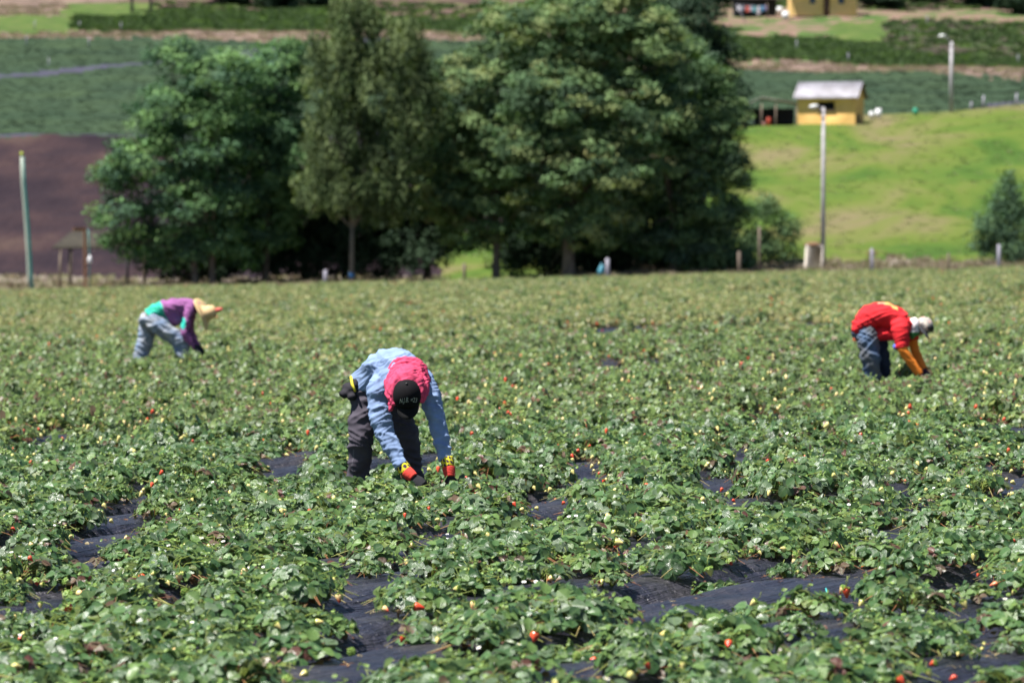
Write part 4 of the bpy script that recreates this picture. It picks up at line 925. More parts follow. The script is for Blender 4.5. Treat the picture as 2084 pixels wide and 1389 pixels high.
# open shed beside it
def shed():
    d = 295; s = d / F; b = on_hill(1565, d)
    def q(px, py, y): v = W(px, py, d); return (v[0] - b.x, y, v[2] - b.z)
    e = empty('open_shed', b, 0, 'low open-fronted dark shed with a thin grey roof left of the small yellow hut', 'shed')
    k = MB(); V = [q(1503, 219, -1.4), q(1547, 199, -1.4), q(1624, 211, -1.4), q(1503, 219, 1.6), q(1547, 199, 1.6), q(1624, 211, 1.6)]
    V = np.array(V); V = np.concatenate([V, V - np.array((0, 0, .09))])
    k.add(V, [(0, 1, 4, 3), (1, 2, 5, 4), (6, 9, 10, 7), (7, 10, 11, 8), (0, 6, 7, 1), (1, 7, 8, 2), (0, 3, 9, 6), (2, 8, 11, 5)]); k.build('roof', simple('shed_roof', (.2, .2, .17), 2, .8, .3), e)
    k = MB(); k.box((q(1566, 228, 0)[0], 1.5, .35), (3.8, .08, 1.9)); k.build('back_wall', M_dark, e)  # near-black sheet, the shade under the roof put into its colour
    for px in (1512, 1547, 1576, 1618):
        p = q(px, 215, -1.3); k = MB(); k.tube([(p[0], -1.3, -.8), (p[0], -1.3, q(px, 211 if px > 1520 else 219, 0)[2])], [.06, .05], 8); k.build('post', M_wood, e, True)
    for nm, px, py, r_, h_, m_, lb, ct in (('drum', 1563, 235, .2, .62, M_red, 'orange red drum inside the open shed', 'drum'), ('bucket', 1555, 245, .18, .34, M_pink, 'pink bucket on the ground in front of the open shed', 'bucket'), ('crate', 1528, 224, .22, .3, simple('grey_blue', (.3, .36, .45), 4), 'grey blue sack at the left post of the open shed', 'sack')):
        v = W(px, py, d - 1.0); k = MB()
        if nm == 'crate': k.ell((0, 0, .1), (.26, .2, .2), 12, 8); k.ell((.1, 0, .27), (.1, .09, .1), 8, 6); nm = 'sack'
        else: k.tube([(0, 0, -.02), (0, 0, 0), (0, 0, h_ * .5), (0, 0, h_), (0, 0, h_ + .02)], [r_ * .8, r_ * .9, r_, r_ * 1.02, r_ * .9], 14)
        o = k.build(nm, m_, None, True); gz = float(tz(v[0], d - 1.0)); o.location = (v[0], d - 1.0, gz if nm != 'sack' else gz + .25); tag(o, lb, ct)
shed()
def drum(px, d, r_, h_, m_, lb, nm='drum', grp=None):
    b = on_hill(px, d); k = MB()
    k.tube([(0, 0, 0), (0, 0, .02), (0, 0, h_ * .33), (0, 0, h_ * .35), (0, 0, h_ * .66), (0, 0, h_ * .68), (0, 0, h_), (0, 0, h_ + .03)], [r_ * .9, r_, r_, r_ * 1.04, r_ * 1.04, r_, r_, r_ * .8], 16)
    o = k.build(nm, m_, None, True); o.location = b; tag(o, lb, 'drum', grp); return o
for px, r_, h_, lb in ((1773, .17, .45, 'smaller of two white drums standing right of the yellow hut'), (1787, .22, .62, 'larger of two white drums standing right of the yellow hut')):
    drum(px, 296, r_, h_, M_white, lb, grp='white drums by the hut')
drum(1862, 297, .17, .42, simple('green_plastic', (.02, .30, .18), 4, .5), 'bright green plastic drum at the edge of the upper crop field')
for px, lb in ((2000, 'grey post on the crest near the right edge, left one of two'), (2067, 'grey post on the crest near the right edge, right one of two'), (1975, 'short grey post on the crest just left of the two taller ones')):
    b = on_hill(px, 298); k = MB(); h_ = .6 if px == 1975 else 1.0; k.tube([(0, 0, -.2), (.02, 0, h_ * .5), (.03, 0, h_)], [.09, .085, .07], 9); o = k.build('fence_post', M_grey, None, True); o.location = b; tag(o, lb, 'fence post', 'posts along the crest')
k = MB(); 
for i in range(24):
    p0 = on_hill(2008 + i * 4, 299); p1 = on_hill(2012 + i * 4, 299); h0 = .34 + .05 * math.sin(i * 1.7); h1 = .34 + .05 * math.sin((i + 1) * 1.7)
    q0 = on_hill(2008, 299); A = np.array([(p0.x, p0.y + .03 * math.sin(i), p0.z - .1), (p1.x, p1.y + .03 * math.sin(i + 1), p1.z - .1), (p1.x, p1.y, p1.z + h1), (p0.x, p0.y, p0.z + h0)]) - np.array(q0)
    k.add(np.concatenate([A, A + np.array((0, .02, 0))]), [(0, 1, 2, 3), (7, 6, 5, 4), (3, 2, 6, 7)])
o = k.build('shade_cloth', simple('black_net', (.04, .04, .065), 4, .8)); o.location = on_hill(2008, 299); tag(o, 'low black cloth fence along the crest at the right edge', 'cloth fence')
# upper yellow house
def upper_house():
    d = 430; s = d / F; b = on_hill(1675, d); zb = W(1675, 35, d)[2] - b.z
    e = empty('house', b, 0, 'yellow house with a brown door and two blue windows at the top of the hill', 'house')
    w2 = 67 * s; H = 2.7; y0 = -.5; dp = 5
    dx0, dx1 = (1674 - 1675) * s, (1687 - 1675) * s
    wins = [((1646 - 1675) * s, (1658 - 1675) * s), ((1704 - 1675) * s, (1717 - 1675) * s)]
    xs_ = sorted([-w2, w2, dx0, dx1] + [x for w_ in wins for x in w_]); zs_ = [zb - .5, zb, zb + 1.35, zb + 2.0, zb + H]
    k = MB(); nx = len(xs_); V = [(x, y0, z) for z in zs_ for x in xs_] + [(x, y0 + .15, z) for z in zs_ for x in xs_]; Fc = []
    for i in range(len(zs_) - 1):
        for j in range(nx - 1):
            xm = (xs_[j] + xs_[j + 1]) / 2; isd = dx0 < xm < dx1 and i in (1, 2); isw = any(a < xm < c for a, c in wins) and i == 2
            q = i * nx + j; O = nx * len(zs_)
            if isd or isw: Fc += [(q, q + O, q + O + nx, q + nx), (q + 1, q + 1 + nx, q + 1 + nx + O, q + 1 + O), (q, q + 1, q + 1 + O, q + O), (q + nx, q + nx + O, q + nx + O + 1, q + nx + 1)]
            else: Fc.append((q, q + 1, q + nx + 1, q + nx))
    k.add(V, Fc)
    for sx in (-1, 1): k.add([(sx * w2, y0, zb - .5), (sx * w2, y0 + dp, zb - .5), (sx * w2, y0 + dp, zb + H), (sx * w2, y0 + dp / 2, zb + H + 1.2), (sx * w2, y0, zb + H)], [(0, 1, 2, 3, 4)])
    k.add([(-w2, y0 + dp, zb - .5), (w2, y0 + dp, zb - .5), (w2, y0 + dp, zb + H), (-w2, y0 + dp, zb + H)], [(0, 1, 2, 3)])
    k.build('wall', M_yel2, e)
    k = MB(); k.box((0, y0 - .02, zb - .12), (2 * w2 + .06, .05, .3)); k.build('plinth', M_brown, e)
    k = MB(); k.box(((dx0 + dx1) / 2, y0 + .12, zb + 1.0), (dx1 - dx0 - .01, .04, 2.0)); dr = k.build('door', M_brown, e)
    k = MB(); k.ell((dx1 - .12, y0 + .08, zb + 1.0), (.03, .03, .03), 8, 6); k.build('handle', M_grey, dr, True)
    for a, c in wins:
        k = MB(); k.box(((a + c) / 2, y0 + .1, zb + 1.67), (c - a - .01, .04, .62)); wn_ = k.build('window', simple('window_glass', (.05, .09, .16), 3, .2), e)
        k = MB(); k.box(((a + c) / 2, y0 + .07, zb + 1.67), (.05, .04, .62)); k.build('frame', M_blue, wn_)
    k = MB()
    for sy in (-1, 1):
        A = np.array([(-w2 - .4, y0 + dp / 2, zb + H + 1.25), (w2 + .4, y0 + dp / 2, zb + H + 1.25), (w2 + .4, y0 + dp / 2 + sy * (dp / 2 + .5), zb + H - .1), (-w2 - .4, y0 + dp / 2 + sy * (dp / 2 + .5), zb + H - .1)])
        k.add(np.concatenate([A, A + np.array((0, 0, .08))]), [(0, 1, 2, 3), (7, 6, 5, 4), (2, 6, 7, 3), (1, 5, 6, 2), (0, 3, 7, 4)])
    k.build('roof', M_rust, e)
upper_house()
# washing line
d = 424; s = d / F
def hp(px, py, d=424): return W(px, py, d)
for nm, a, c, lb in (('line_post', (1499, 10), (1520, 54), 'pale leaning post of the washing line'), ('line_post', (1560, 8), (1562, 40), 'upright post at the house end of the washing line')):
    A, B = hp(*a), hp(*c); k = MB(); k.tube([(0, 0, 0), tuple(A - B)], [.06, .05], 8); o = k.build(nm, M_grey if a[0] < 1520 else M_wood, None, True); o.location = B; tag(o, lb, 'post', 'washing line posts')
A, B = hp(1499, 10), hp(1560, 10); k = MB(); k.tube([(0, 0, 0), tuple((B - A) * .5 + np.array((0, 0, -.12))), tuple(B - A)], .012, 5); o = k.build('washing_line', M_grey); o.location = A; tag(o, 'sagging washing line left of the upper house', 'washing line')
for px, w_, h_, c, lb in ((1504, 9, 10, (.6, .58, .62), 'white'), (1512, 7, 9, (.3, .3, .36), 'grey'), (1520, 8, 12, (.6, .12, .08), 'red'), (1528, 8, 10, (.45, .45, .55), 'pale grey'), (1536, 8, 12, (.08, .35, .38), 'teal'), (1543, 7, 18, (.75, .65, .68), 'long pinkish white'), (1550, 8, 11, (.15, .35, .55), 'blue'), (1557, 6, 9, (.25, .2, .4), 'violet')):
    p = hp(px, 12.5 - 1.5 * math.sin((px - 1499) / 61 * math.pi) * -1, 424); k = MB(); w2 = w_ * s / 2; hh = h_ * s
    V = []; n = 7
    for j in range(4):
        for i in range(n): V.append((-w2 + 2 * w2 * i / (n - 1), .05 * math.sin(i * 1.9 + px) * (j / 3 + .3), -hh * j / 3 * (1 - .06 * (i % 2))))
    V = np.array(V); O = len(V); V = np.concatenate([V, V + np.array((0, .02, 0))])
    Fc = [(j * n + i, j * n + i + 1, (j + 1) * n + i + 1, (j + 1) * n + i) for j in range(3) for i in range(n - 1)]; Fc += [tuple(q + O for q in f[::-1]) for f in Fc]
    k.add(V, Fc); o = k.build('laundry', simple('laundry_' + lb, c, 4, .9), None, True); o.location = p; tag(o, lb + ' piece of laundry hanging on the line left of the upper house', 'laundry', 'laundry on the line')
v0 = W(1536, 36, 432); k = MB(); k.box((0, 0, .75), (4.6, 1.6, 1.9), bev=.05); k.box((0, -.1, 1.78), (4.9, 2.1, .09), Matrix.Rotation(R(4), 4, 'X')); o = k.build('lean_to', M_dark); o.location = (v0[0], 433, float(tz(v0[0], 433)) - .1); tag(o, 'low dark lean-to behind the washing line', 'shed')
drum(1598, 427, .36, .75, M_white, 'white water drum at the left corner of the upper house')
drum(1586, 436, .3, .6, M_white, 'pale drum further back left of the upper house')
# thin stakes on the upper fields
for px, d_, lb in ((72, 412, 'pale stake on the verge near the top left corner'), (163, 410, 'pale stake on the upper verge, second from the left'), (247, 408, 'pale stake on the upper verge left of the bushy tree'), (55, 390, 'pale stake standing in the upper crop at far left'), (182, 388, 'pale stake standing in the upper crop left of the bushy tree'), (100, 368, 'pale stake by the grey strip across the crop field'),
                   (1430 + 640, 372, 'small post on the green slope at the right edge'), (1885, 420, 'pale post on the weedy bank above the second lamp post'), (1620, 385, 'short post on the green slope under the upper house'), (1725, 368, 'pale stake by the tan strip above the hut')):
    b = on_hill(px, d_); k = MB(); k.tube([(0, 0, -.1), (.02, 0, .5), (.02, 0, 1.0)], [.06, .05, .045], 7); o = k.build('stake', M_grey, None, True); o.location = b; tag(o, lb, 'stake', 'stakes on the upper fields')

# ------------------------------------------------------------------ people
def cloth_mat(name, rough=.85, bs=.25, scale=60, spec=.2):
    m, nt, p = mat_base(name); a = nt.nodes.new('ShaderNodeAttribute'); a.attribute_name = 'Col'
    n = noise_tex(nt, 9, 5); mr = ramp(nt, n.outputs[0], [(0.3, (.82, .82, .82)), (.7, (1.12, 1.12, 1.12))])
    mx = N(nt, 'ShaderNodeMix', data_type='RGBA', blend_type='MULTIPLY'); mx.inputs[0].default_value = 1
    nt.links.new(a.outputs['Color'], mx.inputs[6]); nt.links.new(mr.outputs[0], mx.inputs[7]); nt.links.new(mx.outputs[2], p.inputs['Base Color'])
    p.inputs['Roughness'].default_value = rough; p.inputs['Specular IOR Level'].default_value = spec
    n2 = noise_tex(nt, scale, 4); bump(nt, p, n2.outputs[0], bs, .004); return m
M_cloth = cloth_mat('cloth'); M_glove = cloth_mat('glove_knit', .9, .5, 90); M_skin = simple('skin', (.24, .12, .075), 9, .5)
M_straw = simple('straw', [(.3, (.42, .27, .12)), (.7, (.68, .48, .26))], 30, .8, .6, .005)
def sculpt(name, mb, voxel, it, parent, mat, colf, folds=None, dens=0):
    me = mb.mesh(name); o = bpy.data.objects.new(name, me); C.objects.link(o)
    r = o.modifiers.new('r', 'REMESH'); r.mode = 'VOXEL'; r.voxel_size = voxel; r.use_smooth_shade = True
    if it: sm = o.modifiers.new('s', 'SMOOTH'); sm.iterations = it; sm.factor = .5
    dg = bpy.context.evaluated_depsgraph_get(); dg.update(); ev = o.evaluated_get(dg)
    m2 = bpy.data.meshes.new_from_object(ev, depsgraph=dg); o.modifiers.clear(); old = o.data; o.data = m2; bpy.data.meshes.remove(old); m2.name = name
    n = len(m2.vertices); P = np.empty(n * 3, np.float32); m2.vertices.foreach_get('co', P); P = P.reshape(-1, 3)
    Nn = np.empty(n * 3, np.float32); m2.vertices.foreach_get('normal', Nn); Nn = Nn.reshape(-1, 3)
    if folds:
        disp = np.zeros(n)
        for (dx, dy, dz), fr, amp, wp in folds:
            # creases lie across the direction given: noise squeezed along it
            ax = np.array((dx, dy, dz), float); ax /= np.linalg.norm(ax)
            al = P @ ax; Q = P * fr * .085 + np.outer(al, ax) * fr * .20 + fr
            wv = np.array([noise.noise((a[0] * .6, a[1] * .6, a[2] * .6)) for a in Q]) * wp * .8
            nz = np.array([noise.noise((a[0] + b, a[1] - b, a[2] + b)) for a, b in zip(Q, wv)])
            disp += amp * 1.5 * (.45 - np.abs(nz) ** .75 * 1.6)
        P2 = P + Nn * disp[:, None]; m2.vertices.foreach_set('co', P2.astype(np.float32).ravel())
    col = np.array([[1., 1, 1]]) * np.ones((n, 1)) if colf is None else (np.ones((n, 1)) * np.array(colf)[None] if not callable(colf) else colf(P))
    if 'Col' in m2.attributes: m2.attributes.remove(m2.attributes['Col'])
    a = m2.attributes.new('Col', 'FLOAT_COLOR', 'POINT'); c4 = np.ones((n, 4), np.float32); c4[:, :3] = col; a.data.foreach_set('color', c4.ravel())
    m2.materials.clear(); m2.materials.append(mat); m2.polygons.foreach_set('use_smooth', np.ones(len(m2.polygons), bool)); m2.update()
    o.parent = parent; return o
def limb(mb, pts, rad, side=(0, 1, 0), n=16, rb=None):
    """smooth tapered limb through the joints, with rounded ends"""
    pts = [np.array(p, float) for p in pts]; Pn = []; Rn = []; Bn = []; rb = rb or rad
    for i in range(len(pts) - 1):
        p0, p1, p2, p3 = pts[max(i - 1, 0)], pts[i], pts[i + 1], pts[min(i + 2, len(pts) - 1)]
        for t in np.linspace(0, 1, 6, endpoint=False):
            Pn.append(.5 * ((2 * p1) + (p2 - p0) * t + (2 * p0 - 5 * p1 + 4 * p2 - p3) * t * t + (3 * p1 - p0 - 3 * p2 + p3) * t ** 3))
            Rn.append(rad[i] * (1 - t) + rad[i + 1] * t); Bn.append(rb[i] * (1 - t) + rb[i + 1] * t)
    Pn.append(pts[-1]); Rn.append(rad[-1]); Bn.append(rb[-1])
    mb.tube(Pn, Rn, n, side=side, rb=Bn)
def hand(mb, wrist, d, pn, sc=1.0, fat=1.0, curl=.6, thumb=1):
    """palm, four bent fingers of unequal length and a thumb from the side of the palm. d: pointing direction; pn: palm normal"""
    w_ = np.array(wrist, float); d = np.array(d, float); d /= np.linalg.norm(d); pn = np.array(pn, float); pn -= d * pn.dot(d); pn /= np.linalg.norm(pn); sd = np.cross(d, pn)
    L = .095 * sc
    mb.tube([w_ - d * .01, w_ + d * .02 * sc, w_ + d * .055 * sc, w_ + d * L], [.026 * sc * fat, .034 * sc * fat, .041 * sc * fat, .038 * sc * fat], 12, side=sd, rb=[.019 * sc * fat, .019 * sc * fat, .018 * sc * fat, .014 * sc * fat])
    for k, (off, ln) in enumerate(((-.030, .068), (-.010, .078), (.011, .073), (.030, .058))):
        r0 = w_ + d * L * .93 + sd * off * sc; a = curl * (.8 + .12 * k); p = [r0]; ang = .15; seg = ln * sc / 3
        for q in range(3):
            ang += a * .75; p.append(p[-1] + (d * math.cos(ang) + pn * math.sin(ang)) * seg * (1.25 if q == 0 else .9))
        mb.tube(p, [.0105 * sc * fat, .0100 * sc * fat, .0090 * sc * fat, .0070 * sc * fat], 8)
    r0 = w_ + d * .03 * sc + sd * -.032 * sc * thumb
    p1 = r0 + (d * .6 - sd * .75 * thumb + pn * .25) * .032 * sc; p2 = p1 + (d * .85 - sd * .25 * thumb + pn * .5) * .03 * sc; p3 = p2 + (d * .85 + pn * .55) * .024 * sc
    mb.tube([r0 + sd * .012 * thumb, r0, p1, p2, p3], [.016 * sc * fat, .0145 * sc * fat, .012 * sc * fat, .011 * sc * fat, .0085 * sc * fat], 8)
def head_shape(mb, c, f, u, sc=1.0):
    """skull, jaw, nose, ears, brow; f = face direction, u = crown direction"""
    c = np.array(c, float); f = np.array(f, float); f /= np.linalg.norm(f); u = np.array(u, float); u -= f * u.dot(f); u /= np.linalg.norm(u); s = np.cross(f, u)
    M = Matrix(((s[0], f[0], u[0], 0), (s[1], f[1], u[1], 0), (s[2], f[2], u[2], 0), (0, 0, 0, 1)))
    mb.ell(c + u * .025, (.075 * sc, .092 * sc, .095 * sc), 18, 12, M); mb.ell(c + f * .022 - u * .055, (.055 * sc, .062 * sc, .058 * sc), 14, 9, M)
    mb.ell(c + f * .092 - u * .02, (.013, .018, .026), 8, 6, M); mb.ell(c + f * .085 - u * .055, (.024, .010, .008), 8, 6, M); mb.ell(c + f * .075 - u * .095, (.02, .018, .015), 8, 6, M)
    for k in (-1, 1):
        mb.ell(c + s * .078 * k - u * .01, (.01, .02, .032), 8, 6, M); mb.ell(c + f * .08 + s * .032 * k + u * .012, (.018, .012, .008), 8, 6, M)
    return M, s
def cap_dome(mb, c, M, r=(.098, .112, .115), lo=-.12):
    n, m = 28, 10; V = []
    for i in range(m + 1):
        ph = (math.pi / 2 - lo) * i / m
        for j in range(n):
            th = 2 * math.pi * j / n; V.append((r[0] * math.sin(ph) * math.cos(th), r[1] * math.sin(ph) * math.sin(th), r[2] * math.cos(ph)))
    V = np.array(V); O = len(V); V = np.concatenate([V, V * .95]); Rm = np.array(M.to_3x3()); V = V @ Rm.T + np.array(c)
    Fc = [(i * n + j, (i + 1) * n + j, (i + 1) * n + (j + 1) % n, i * n + (j + 1) % n) for i in range(m) for j in range(n)]; Fc += [tuple(q + O for q in f[::-1]) for f in Fc]
    Fc += [(m * n + j, m * n + j + O, m * n + (j + 1) % n + O, m * n + (j + 1) % n) for j in range(n)]
    mb.add(V, Fc)
def brim(mb, c, M, r=(.098, .112), ln=.075, z=-.01, drop=.022, wid=1.0):
    V = []; n = 14; Rm = np.array(M.to_3x3())
    for k in range(5):
        t = k / 4
        for i in range(n + 1):
            a = R(180) * (i / n); x = math.cos(a) * r[0] * wid; y0 = math.sin(a) * r[1] * .92; y = y0 + ln * t * math.sin(a) ** .6 if 0 < i < n else y0
            V.append((x * (1 - .06 * t), y, z - drop * t - .035 * (x / r[0]) ** 2 * t))
    V = np.array(V); O = len(V); V = np.concatenate([V, V - np.array((0, 0, .005))]) @ Rm.T + np.array(c); w_ = n + 1
    Fc = [(k * w_ + i, k * w_ + i + 1, (k + 1) * w_ + i + 1, (k + 1) * w_ + i) for k in range(4) for i in range(n)]; Fc += [tuple(q + O for q in f[::-1]) for f in Fc]
    Fc += [(4 * w_ + i, 4 * w_ + i + 1, 4 * w_ + i + 1 + O, 4 * w_ + i + O) for i in range(n)]
    mb.add(V, Fc)

# ---- the picker in front, facing us, bent over with both arms down
gx, gy = PEOPLE['front']; gz = float(ground_z(np.array(gx), np.array(gy))); S1 = F / gy
def q(px, py, y=0.0): return np.array(((px - 785) / S1, y, (HY + F * (CH - gz) / gy - py) / S1))
P1 = empty('person', (gx, gy, gz), 0, 'person bent low in blue shirt, pink scarf and black cap, gloved hands in the plants', 'person', 'pickers bent over the rows')
shL, shR = q(770, 788, -.16), q(868, 784, -.18)
elL, wrL = q(787, 880, -.26), q(820, 944, -.36)
elR, wrR = q(893, 866, -.28), q(911, 930, -.37)
head1 = q(831, 806, -.42); f1 = (0.04, -.68, -.73); u1 = (0, -.73, .68)
tor = [q(752, 800, .26), q(765, 772, .15), q(790, 748, 0), q(815, 757, -.13), q(822, 780, -.24)]
mb = MB(); limb(mb, tor + [q(828, 795, -.34)], [.13, .13, .15, .16, .12, .055], side=(1, 0, 0), rb=[.11, .11, .12, .12, .09, .05])
for a, b_, c_ in ((shL, elL, wrL), (shR, elR, wrR)): limb(mb, [a, b_, c_], [.055, .042, .028])
legA = [q(737, 808, .2), q(733, 885, .10), q(726, 985, .2)]; legB = [q(795, 808, .24), q(822, 880, .14), q(838, 972, .26)]
legA[-1] = np.array((legA[-1][0] - .005, .22, .09)); legB[-1] = np.array((legB[-1][0] + .01, .30, .09))
for l in (legA, legB): limb(mb, l, [.085, .055, .04])
head_shape(mb, head1, f1, u1); hand(mb, wrL, q(860, 985, -.45) - wrL, (.2, .3, -.6), .95, .8); hand(mb, wrR, q(918, 995, -.45) - wrR, (-.2, .6, .1), .95, .8)
sculpt('body', mb, .012, 2, P1, M_skin, (1, 1, 1))
mb = MB()
limb(mb, [q(738, 792, .24), tor[1], tor[2], tor[3], tor[4], q(824, 786, -.30)], [.165, .17, .175, .185, .16, .10], side=(1, 0, 0), rb=[.14, .155, .165, .150, .12, .09], n=24)
mb.ell(q(738, 780, .18), (.085, .12, .12), 12, 8); mb.ell(q(850, 764, -.1), (.12, .14, .11), 16, 10); mb.ell(shL + np.array((.02, .03, .02)), (.085, .09, .085), 12, 8); mb.ell(shR + np.array((-.02, .03, .02)), (.085, .09, .085), 12, 8)
limb(mb, [q(778, 775, -.1), shL, q(775, 840, -.22), elL, wrL], [.10, .094, .088, .076, .060]); limb(mb, [q(860, 770, -.1), shR, q(884, 828, -.24), elR, wrR], [.10, .088, .080, .072, .056])
def c_shirt(P):
    base = np.array((.19, .265, .44)); n_ = .5 + .5 * np.sin(P[:, 0] * 21 + np.sin(P[:, 2] * 17) * 2) * np.sin(P[:, 2] * 19 + P[:, 1] * 13)
    return base[None] * (.9 + .2 * n_[:, None])
sculpt('shirt', mb, .0085, 3, P1, M_cloth, c_shirt, [((.3, .2, 1), 34, .011, 1.6), ((1, .3, .35), 26, .011, 1.6), ((-.5, .2, 1), 80, .005, 1.7)])
mb = MB(); mb.tube([q(752, 800, .14), q(757, 818, .10)], [.001, .001], 4)
limb(mb, [q(742, 790, .22), *legA[1:2], q(730, 935, .14), legA[-1]], [.125, .108, .095, .09], n=20); limb(mb, [q(788, 800, .26), legB[1], legB[-1]], [.125, .108, .09], n=20)
mb.ell(q(765, 800, .27), (.19, .15, .13), 20, 12)
def c_trous(P):
    c = np.ones((len(P), 1)) * np.array((.062, .054, .072))[None]
    xl = q(0, 0)[0]; z = P[:, 2]; edge = (np.abs(P[:, 0] - (q(710, 0)[0] + .03 * np.sin(z * 3))) < .0035) & (P[:, 1] < .22) & (z < .5)
    c[edge] = (.13, .12, .14); return c
sculpt('trousers', mb, .009, 3, P1, M_cloth, c_trous, [((.25, .2, 1), 48, .012, 1.4), ((-.6, .1, 1), 33, .009, 1.6)])
mb = MB(); mb.ell(q(713, 794, .16), (.085, .1, .06), 14, 9); mb.ell(q(703, 800, .12), (.06, .06, .045), 12, 8); mb.ell(q(716, 806, .1), (.05, .06, .04), 12, 8); mb.ell(q(722, 784, .15), (.05, .08, .05), 12, 8)
sculpt('waist_wrap', mb, .008, 2, P1, M_cloth, (.022, .02, .026), [((.6, .2, .8), 55, .007, 1.2)])
mb = MB(); mb.tube([q(713, 768, .12), q(716, 782, .07), q(722, 796, .04)], [.011, .013, .01], 8, rb=[.02, .02, .02]); mb.build('belt', simple('yellow_band', (.6, .5, .03), 9, .7), P1, True)
for l, lb in ((legA, 0), (legB, 1)):
    mb = MB(); a = l[-1]; mb.tube([a + np.array((0, .02, .14)), a + np.array((0, 0, .02)), a + np.array((0, -.03, -.01))], [.052, .056, .05], 12); limb(mb, [a + np.array((0, .06, -.0)), a + np.array((0, -.06, -.01)), a + np.array((.01, -.16, -.02))], [.045, .048, .036], side=(1, 0, 0)); mb.ell(a + np.array((0, -.05, -.045)), (.05, .15, .018), 14, 6)
    sculpt('boot', mb, .01, 2, P1, M_cloth, (.05, .035, .03))
def cuffset(wr, el, px0, px1, y0, y1, r, nm1='patterned_cuff'):
    pass
for wr, e1, e2, e3, tip, pn, th in ((wrL, q(816, 938, -.35), q(830, 954, -.38), q(843, 965, -.41), q(880, 992, -.47), (.15, .5, -.6), 1), (wrR, q(911, 926, -.365), q(914, 945, -.39), q(917, 962, -.41), q(920, 1000, -.44), (-.3, .9, .1), -1)):
    k = MB(); k.tube([e1, e1 * .5 + e2 * .5, e2], [.054, .055, .050], 20)
    def c_pat(P, e1=e1, e2=e2):
        a = np.arctan2(P[:, 1] - e1[1], P[:, 0] - e1[0]); t = ((P - e1) @ (e2 - e1)) / np.dot(e2 - e1, e2 - e1)
        m_ = (np.sin(a * 5 + t * 5) * np.sin(a * 9 - t * 9 + 1)) > .12; return np.where(m_[:, None], np.array((.05, .02, .07))[None], np.array((.66, .58, .03))[None])
    sculpt('patterned_cuff', k, .005, 1, P1, M_cloth, c_pat)
    k = MB(); k.tube([e2, e2 * .5 + e3 * .5, e3 + (e3 - e2) * .1], [.052, .050, .043], 20); sculpt('glove_cuff', k, .005, 1, P1, M_glove, (.62, .06, .045), [((.2, .3, 1), 160, .0015, .2)])
    k = MB(); hand(k, e3, tip - e3, pn, 1.1, 1.18, .62, th); sculpt('glove', k, .0042, 1, P1, M_glove, (.022, .022, .026))
# scarf, cap and its lettering
k = MB(); c = q(830, 776, -.35); k.ell(c, (.122, .15, .14), 24, 14); k.ell(q(829, 766, -.28), (.13, .12, .105), 20, 12)
rg = np.random.default_rng(5)
# folds of the scarf wrap over the crown of the head and fall at both sides
for o_ in range(5):
    w_ = 26 + o_ * 2.8; tp = 762 - o_ * 7.0; yy = -.46 + o_ * .055
    limb(k, [q(831 - w_, 822 - o_ * 9, yy - .01), q(831 - w_ - 2, 790 - o_ * 6, yy), q(831 - w_ * .72, tp + 4, yy + .02), q(831, tp - 5, yy + .03), q(831 + w_ * .75, tp + 6, yy + .02), q(831 + w_ + 1, 788 - o_ * 4, yy), q(831 + w_ - 3, 812 - o_ * 9, yy - .01)], [.022, .034, .030, .024, .030, .034, .022], n=12)
limb(k, [q(793, 770, -.34), q(796, 800, -.40), q(800, 832, -.43)], [.04, .035, .018]); limb(k, [q(869, 768, -.34), q(866, 795, -.40), q(860, 815, -.43)], [.038, .032, .016])
limb(k, [q(803, 752, -.30), q(815, 740, -.28), q(829, 737, -.27)], [.03, .034, .028]); limb(k, [q(833, 738, -.26), q(846, 745, -.27), q(866, 762, -.30)], [.026, .03, .03])
scf = sculpt('scarf', k, .007, 3, P1, M_cloth, (.52, .055, .125), [((1, .2, .5), 60, .007, 1.6), ((-.5, .4, 1), 90, .005, 1.6)])
k = MB(); hM, hs = head_shape(MB(), head1, f1, u1); hc = head1 + np.array(u1) * .035; capr = (.120, .132, .140)
cap_dome(k, hc, hM, capr); cp = k.build('cap', simple('black_cap', (.005, .0045, .006), 20, .85, .2, .002, spec=.15), P1, True)
k = MB(); brim(k, hc, hM, (.120, .132), .085, -.015, .03, .86); k.build('brim', simple('black_brim', (.007, .007, .008), 20, .85, spec=.15), cp, True)
k = MB(); k.ell(hc + np.array(u1) / np.linalg.norm(u1) * .142, (.011, .011, .009), 10, 6); k.build('button', simple('cap_button', (.02, .02, .022), 9, .6), cp, True)
tc = bpy.data.curves.new('lettering', 'FONT'); tc.body = 'N.J.B. =23'; tc.size = .052; tc.align_x = 'CENTER'; tc.shear = .25; tc.offset = .0002
to = bpy.data.objects.new('lettering', tc); C.objects.link(to); dg = bpy.context.evaluated_depsgraph_get(); dg.update()
tm = bpy.data.meshes.new_from_object(to.evaluated_get(dg)); C.objects.unlink(to); bpy.data.objects.remove(to)
Rm = np.array(hM.to_3x3()); tcx = q(834, 812)[0]; tcz = q(834, 812)[2]
import bmesh
bmm = bmesh.new(); bmm.from_mesh(tm); bmesh.ops.subdivide_edges(bmm, edges=[e_ for e_ in bmm.edges if e_.calc_length() > .006], cuts=1)
